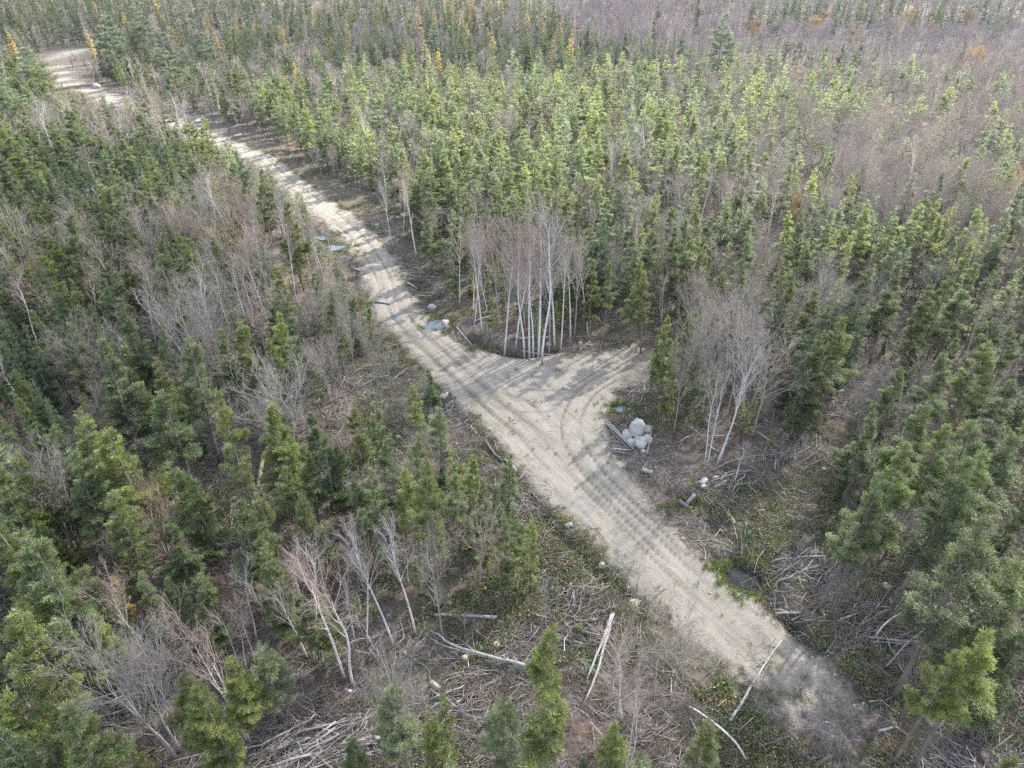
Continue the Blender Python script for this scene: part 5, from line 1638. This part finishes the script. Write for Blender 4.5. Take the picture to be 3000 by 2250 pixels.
# fallen leaves, rusty, lying flat
x, y, rd, oo, r_ = scatter(60000, 18, 130, 75, lambda x, y, rd, oo: np.where(rd < .2, .05, .5) * np.clip(fbm(x * .11, y * .11, 3, 43) * 3.2 - 1.2, .04, 1))
n = len(x); z = height(x, y)
b = np.stack([x, y, z + r_.uniform(.02, .07, n)], -1)
d = norm(r_.normal(0, 1, (n, 3)) * np.array([1, 1, .3])); w = norm(np.cross(d, np.array([0, 0, 1.]) + r_.normal(0, .35, (n, 3))))
kv, kf = kites(b, d, w, r_.uniform(.07, .15, n), r_.uniform(.03, .06, n), r_)
tone = np.array([[.33, .19, .10], [.30, .22, .15], [.42, .30, .16], [.24, .16, .11]])[r_.choice(4, n, p=[.35, .3, .15, .2])]
obj('fallen_leaves', new_mesh('fallen_leaves', kv, [kf], [M_LEAF], attrs=dict(col=(tone * r_.uniform(.7, 1.3, (n, 1))).repeat(4, 0))), kind='stuff', label='rusty fallen leaves on the forest floor')
print('cover', round(time.time() - T0, 1))

# ------------------------------------------------------------------ light: low autumn sun ahead and to the right, sky, broken cloud
SUN_EL, SUN_AZ = math.radians(36), math.radians(44)        # azimuth clockwise from the view direction (+Y)
world = bpy.data.worlds.new('World'); scn.world = world; world.use_nodes = True
nt = world.node_tree; nt.nodes.clear()
sky = nt.nodes.new('ShaderNodeTexSky'); sky.sky_type = 'NISHITA'; sky.sun_disc = False
sky.sun_elevation = SUN_EL; sky.sun_rotation = SUN_AZ; sky.air_density = 1.0; sky.dust_density = 1.5; sky.ozone_density = 1.0
bg = nt.nodes.new('ShaderNodeBackground'); bg.inputs['Strength'].default_value = .15
tcw = nt.nodes.new('ShaderNodeTexCoord'); nzw = nt.nodes.new('ShaderNodeTexNoise')          # broken white cloud over the sky
nzw.inputs['Scale'].default_value = 2.6; nzw.inputs['Detail'].default_value = 6; nzw.inputs['Roughness'].default_value = .55
rpw = nt.nodes.new('ShaderNodeMapRange'); rpw.inputs[1].default_value = .36; rpw.inputs[2].default_value = .58
mxw = nt.nodes.new('ShaderNodeMix'); mxw.data_type = 'RGBA'
mxw.inputs[7].default_value = (4.1, 4.5, 5.4, 1)
nt.links.new(tcw.outputs['Generated'], nzw.inputs['Vector']); nt.links.new(nzw.outputs['Fac'], rpw.inputs[0])
nt.links.new(rpw.outputs[0], mxw.inputs[0]); nt.links.new(sky.outputs[0], mxw.inputs[6])
wo = nt.nodes.new('ShaderNodeOutputWorld')
nt.links.new(mxw.outputs[2], bg.inputs[0]); nt.links.new(bg.outputs[0], wo.inputs[0])
sd = bpy.data.lights.new('sun', 'SUN'); sd.energy = 5.0; sd.angle = math.radians(.8); sd.color = (1, .94, .85)
sun = bpy.data.objects.new('sun', sd); COL.objects.link(sun)
to_sun = Vector((math.sin(SUN_AZ) * math.cos(SUN_EL), math.cos(SUN_AZ) * math.cos(SUN_EL), math.sin(SUN_EL)))
sun.rotation_euler = to_sun.to_track_quat('Z', 'Y').to_euler()
sun.location = (200, 260, 300)

# a deck of thin cloud high over the woods: it veils the sun for the near ground and for a band far away
CZ = 420.0
kx_, ky_ = to_sun.x / to_sun.z * CZ, to_sun.y / to_sun.z * CZ
ax_ = np.arange(-520, 521, 9.0); ay_ = np.arange(-140, 760, 9.0)
CX, CY = np.meshgrid(ax_, ay_)
wob = (fbm(CX * .016, CY * .016, 4, 201) - .5) * 70
yw = CY + wob - np.clip(-CX - 20, 0, 60) * .30
near_c = np.clip((108 - yw) / 28, 0, 1)
far_c = np.clip((yw - 205 - np.clip(CX, 0, 200) * .12) / 26, 0, 1) * np.clip((345 - yw) / 30, 0, 1)
dens = .54 * near_c + .42 * far_c
dens = np.clip(dens * (.75 + .5 * fbm(CX * .03, CY * .03, 3, 202)) + .0, 0, .8)
cz_ = CZ + 26 * fbm(CX * .02, CY * .02, 3, 203) * (dens > 0)
Vc = np.stack([CX.ravel() + kx_, CY.ravel() + ky_, cz_.ravel()], -1)
Ic = np.arange(CX.size).reshape(CX.shape)
Qc = np.stack([Ic[:-1, :-1], Ic[:-1, 1:], Ic[1:, 1:], Ic[1:, :-1]], -1).reshape(-1, 4)
Qc = Qc[dens.ravel()[Qc].max(1) > .004]
kc = NT('thin_cloud')
tr_ = kc.n('ShaderNodeBsdfTransparent'); tl_ = kc.n('ShaderNodeBsdfTranslucent'); tl_.inputs['Color'].default_value = (.92, .93, .95, 1)
mc = kc.n('ShaderNodeMixShader'); kc.l(kc.attr('dens'), mc.inputs[0]); kc.l(tr_.outputs[0], mc.inputs[1]); kc.l(tl_.outputs[0], mc.inputs[2]); kc.l(mc.outputs[0], kc.out.inputs[0])
obj('cloud', new_mesh('cloud', Vc, [Qc], [kc.m], attrs=dict(dens=dens.ravel()), smooth_shade=True), kind='structure', label='thin high cloud veiling the sun above the woods')

# thin autumn haze lying over the whole forest
HZ = np.array([[x_, y_, z_] for z_ in (-60, 95) for x_, y_ in ((-1700, -350), (1700, -350), (1700, 3300), (-1700, 3300))], float)
kh = NT('thin_haze')
vs = kh.n('ShaderNodeVolumeScatter'); vs.inputs['Color'].default_value = (.90, .95, 1, 1); vs.inputs['Density'].default_value = .00020; vs.inputs['Anisotropy'].default_value = .55
kh.l(vs.outputs[0], kh.out.inputs['Volume'])
obj('haze', new_mesh('haze', HZ, [np.array([[3, 2, 1, 0], [4, 5, 6, 7], [0, 1, 5, 4], [1, 2, 6, 5], [2, 3, 7, 6], [3, 0, 4, 7]])], [kh.m]), kind='structure', label='thin bright haze in the air over the forest')
scn.view_settings.view_transform = 'Standard'
scn.view_settings.look = 'None'
scn.view_settings.exposure = 0
scn.view_settings.gamma = 1
scn.cycles.film_exposure = 2.12
cy_ = scn.cycles
cy_.max_bounces = 5; cy_.diffuse_bounces = 3; cy_.glossy_bounces = 2; cy_.transmission_bounces = 4; cy_.transparent_max_bounces = 8
cy_.caustics_reflective = False; cy_.caustics_refractive = False
cy_.sample_clamp_indirect = 6
cy_.use_denoising = False
print('script', round(time.time() - T0, 1), 'objects', len(scn.objects))
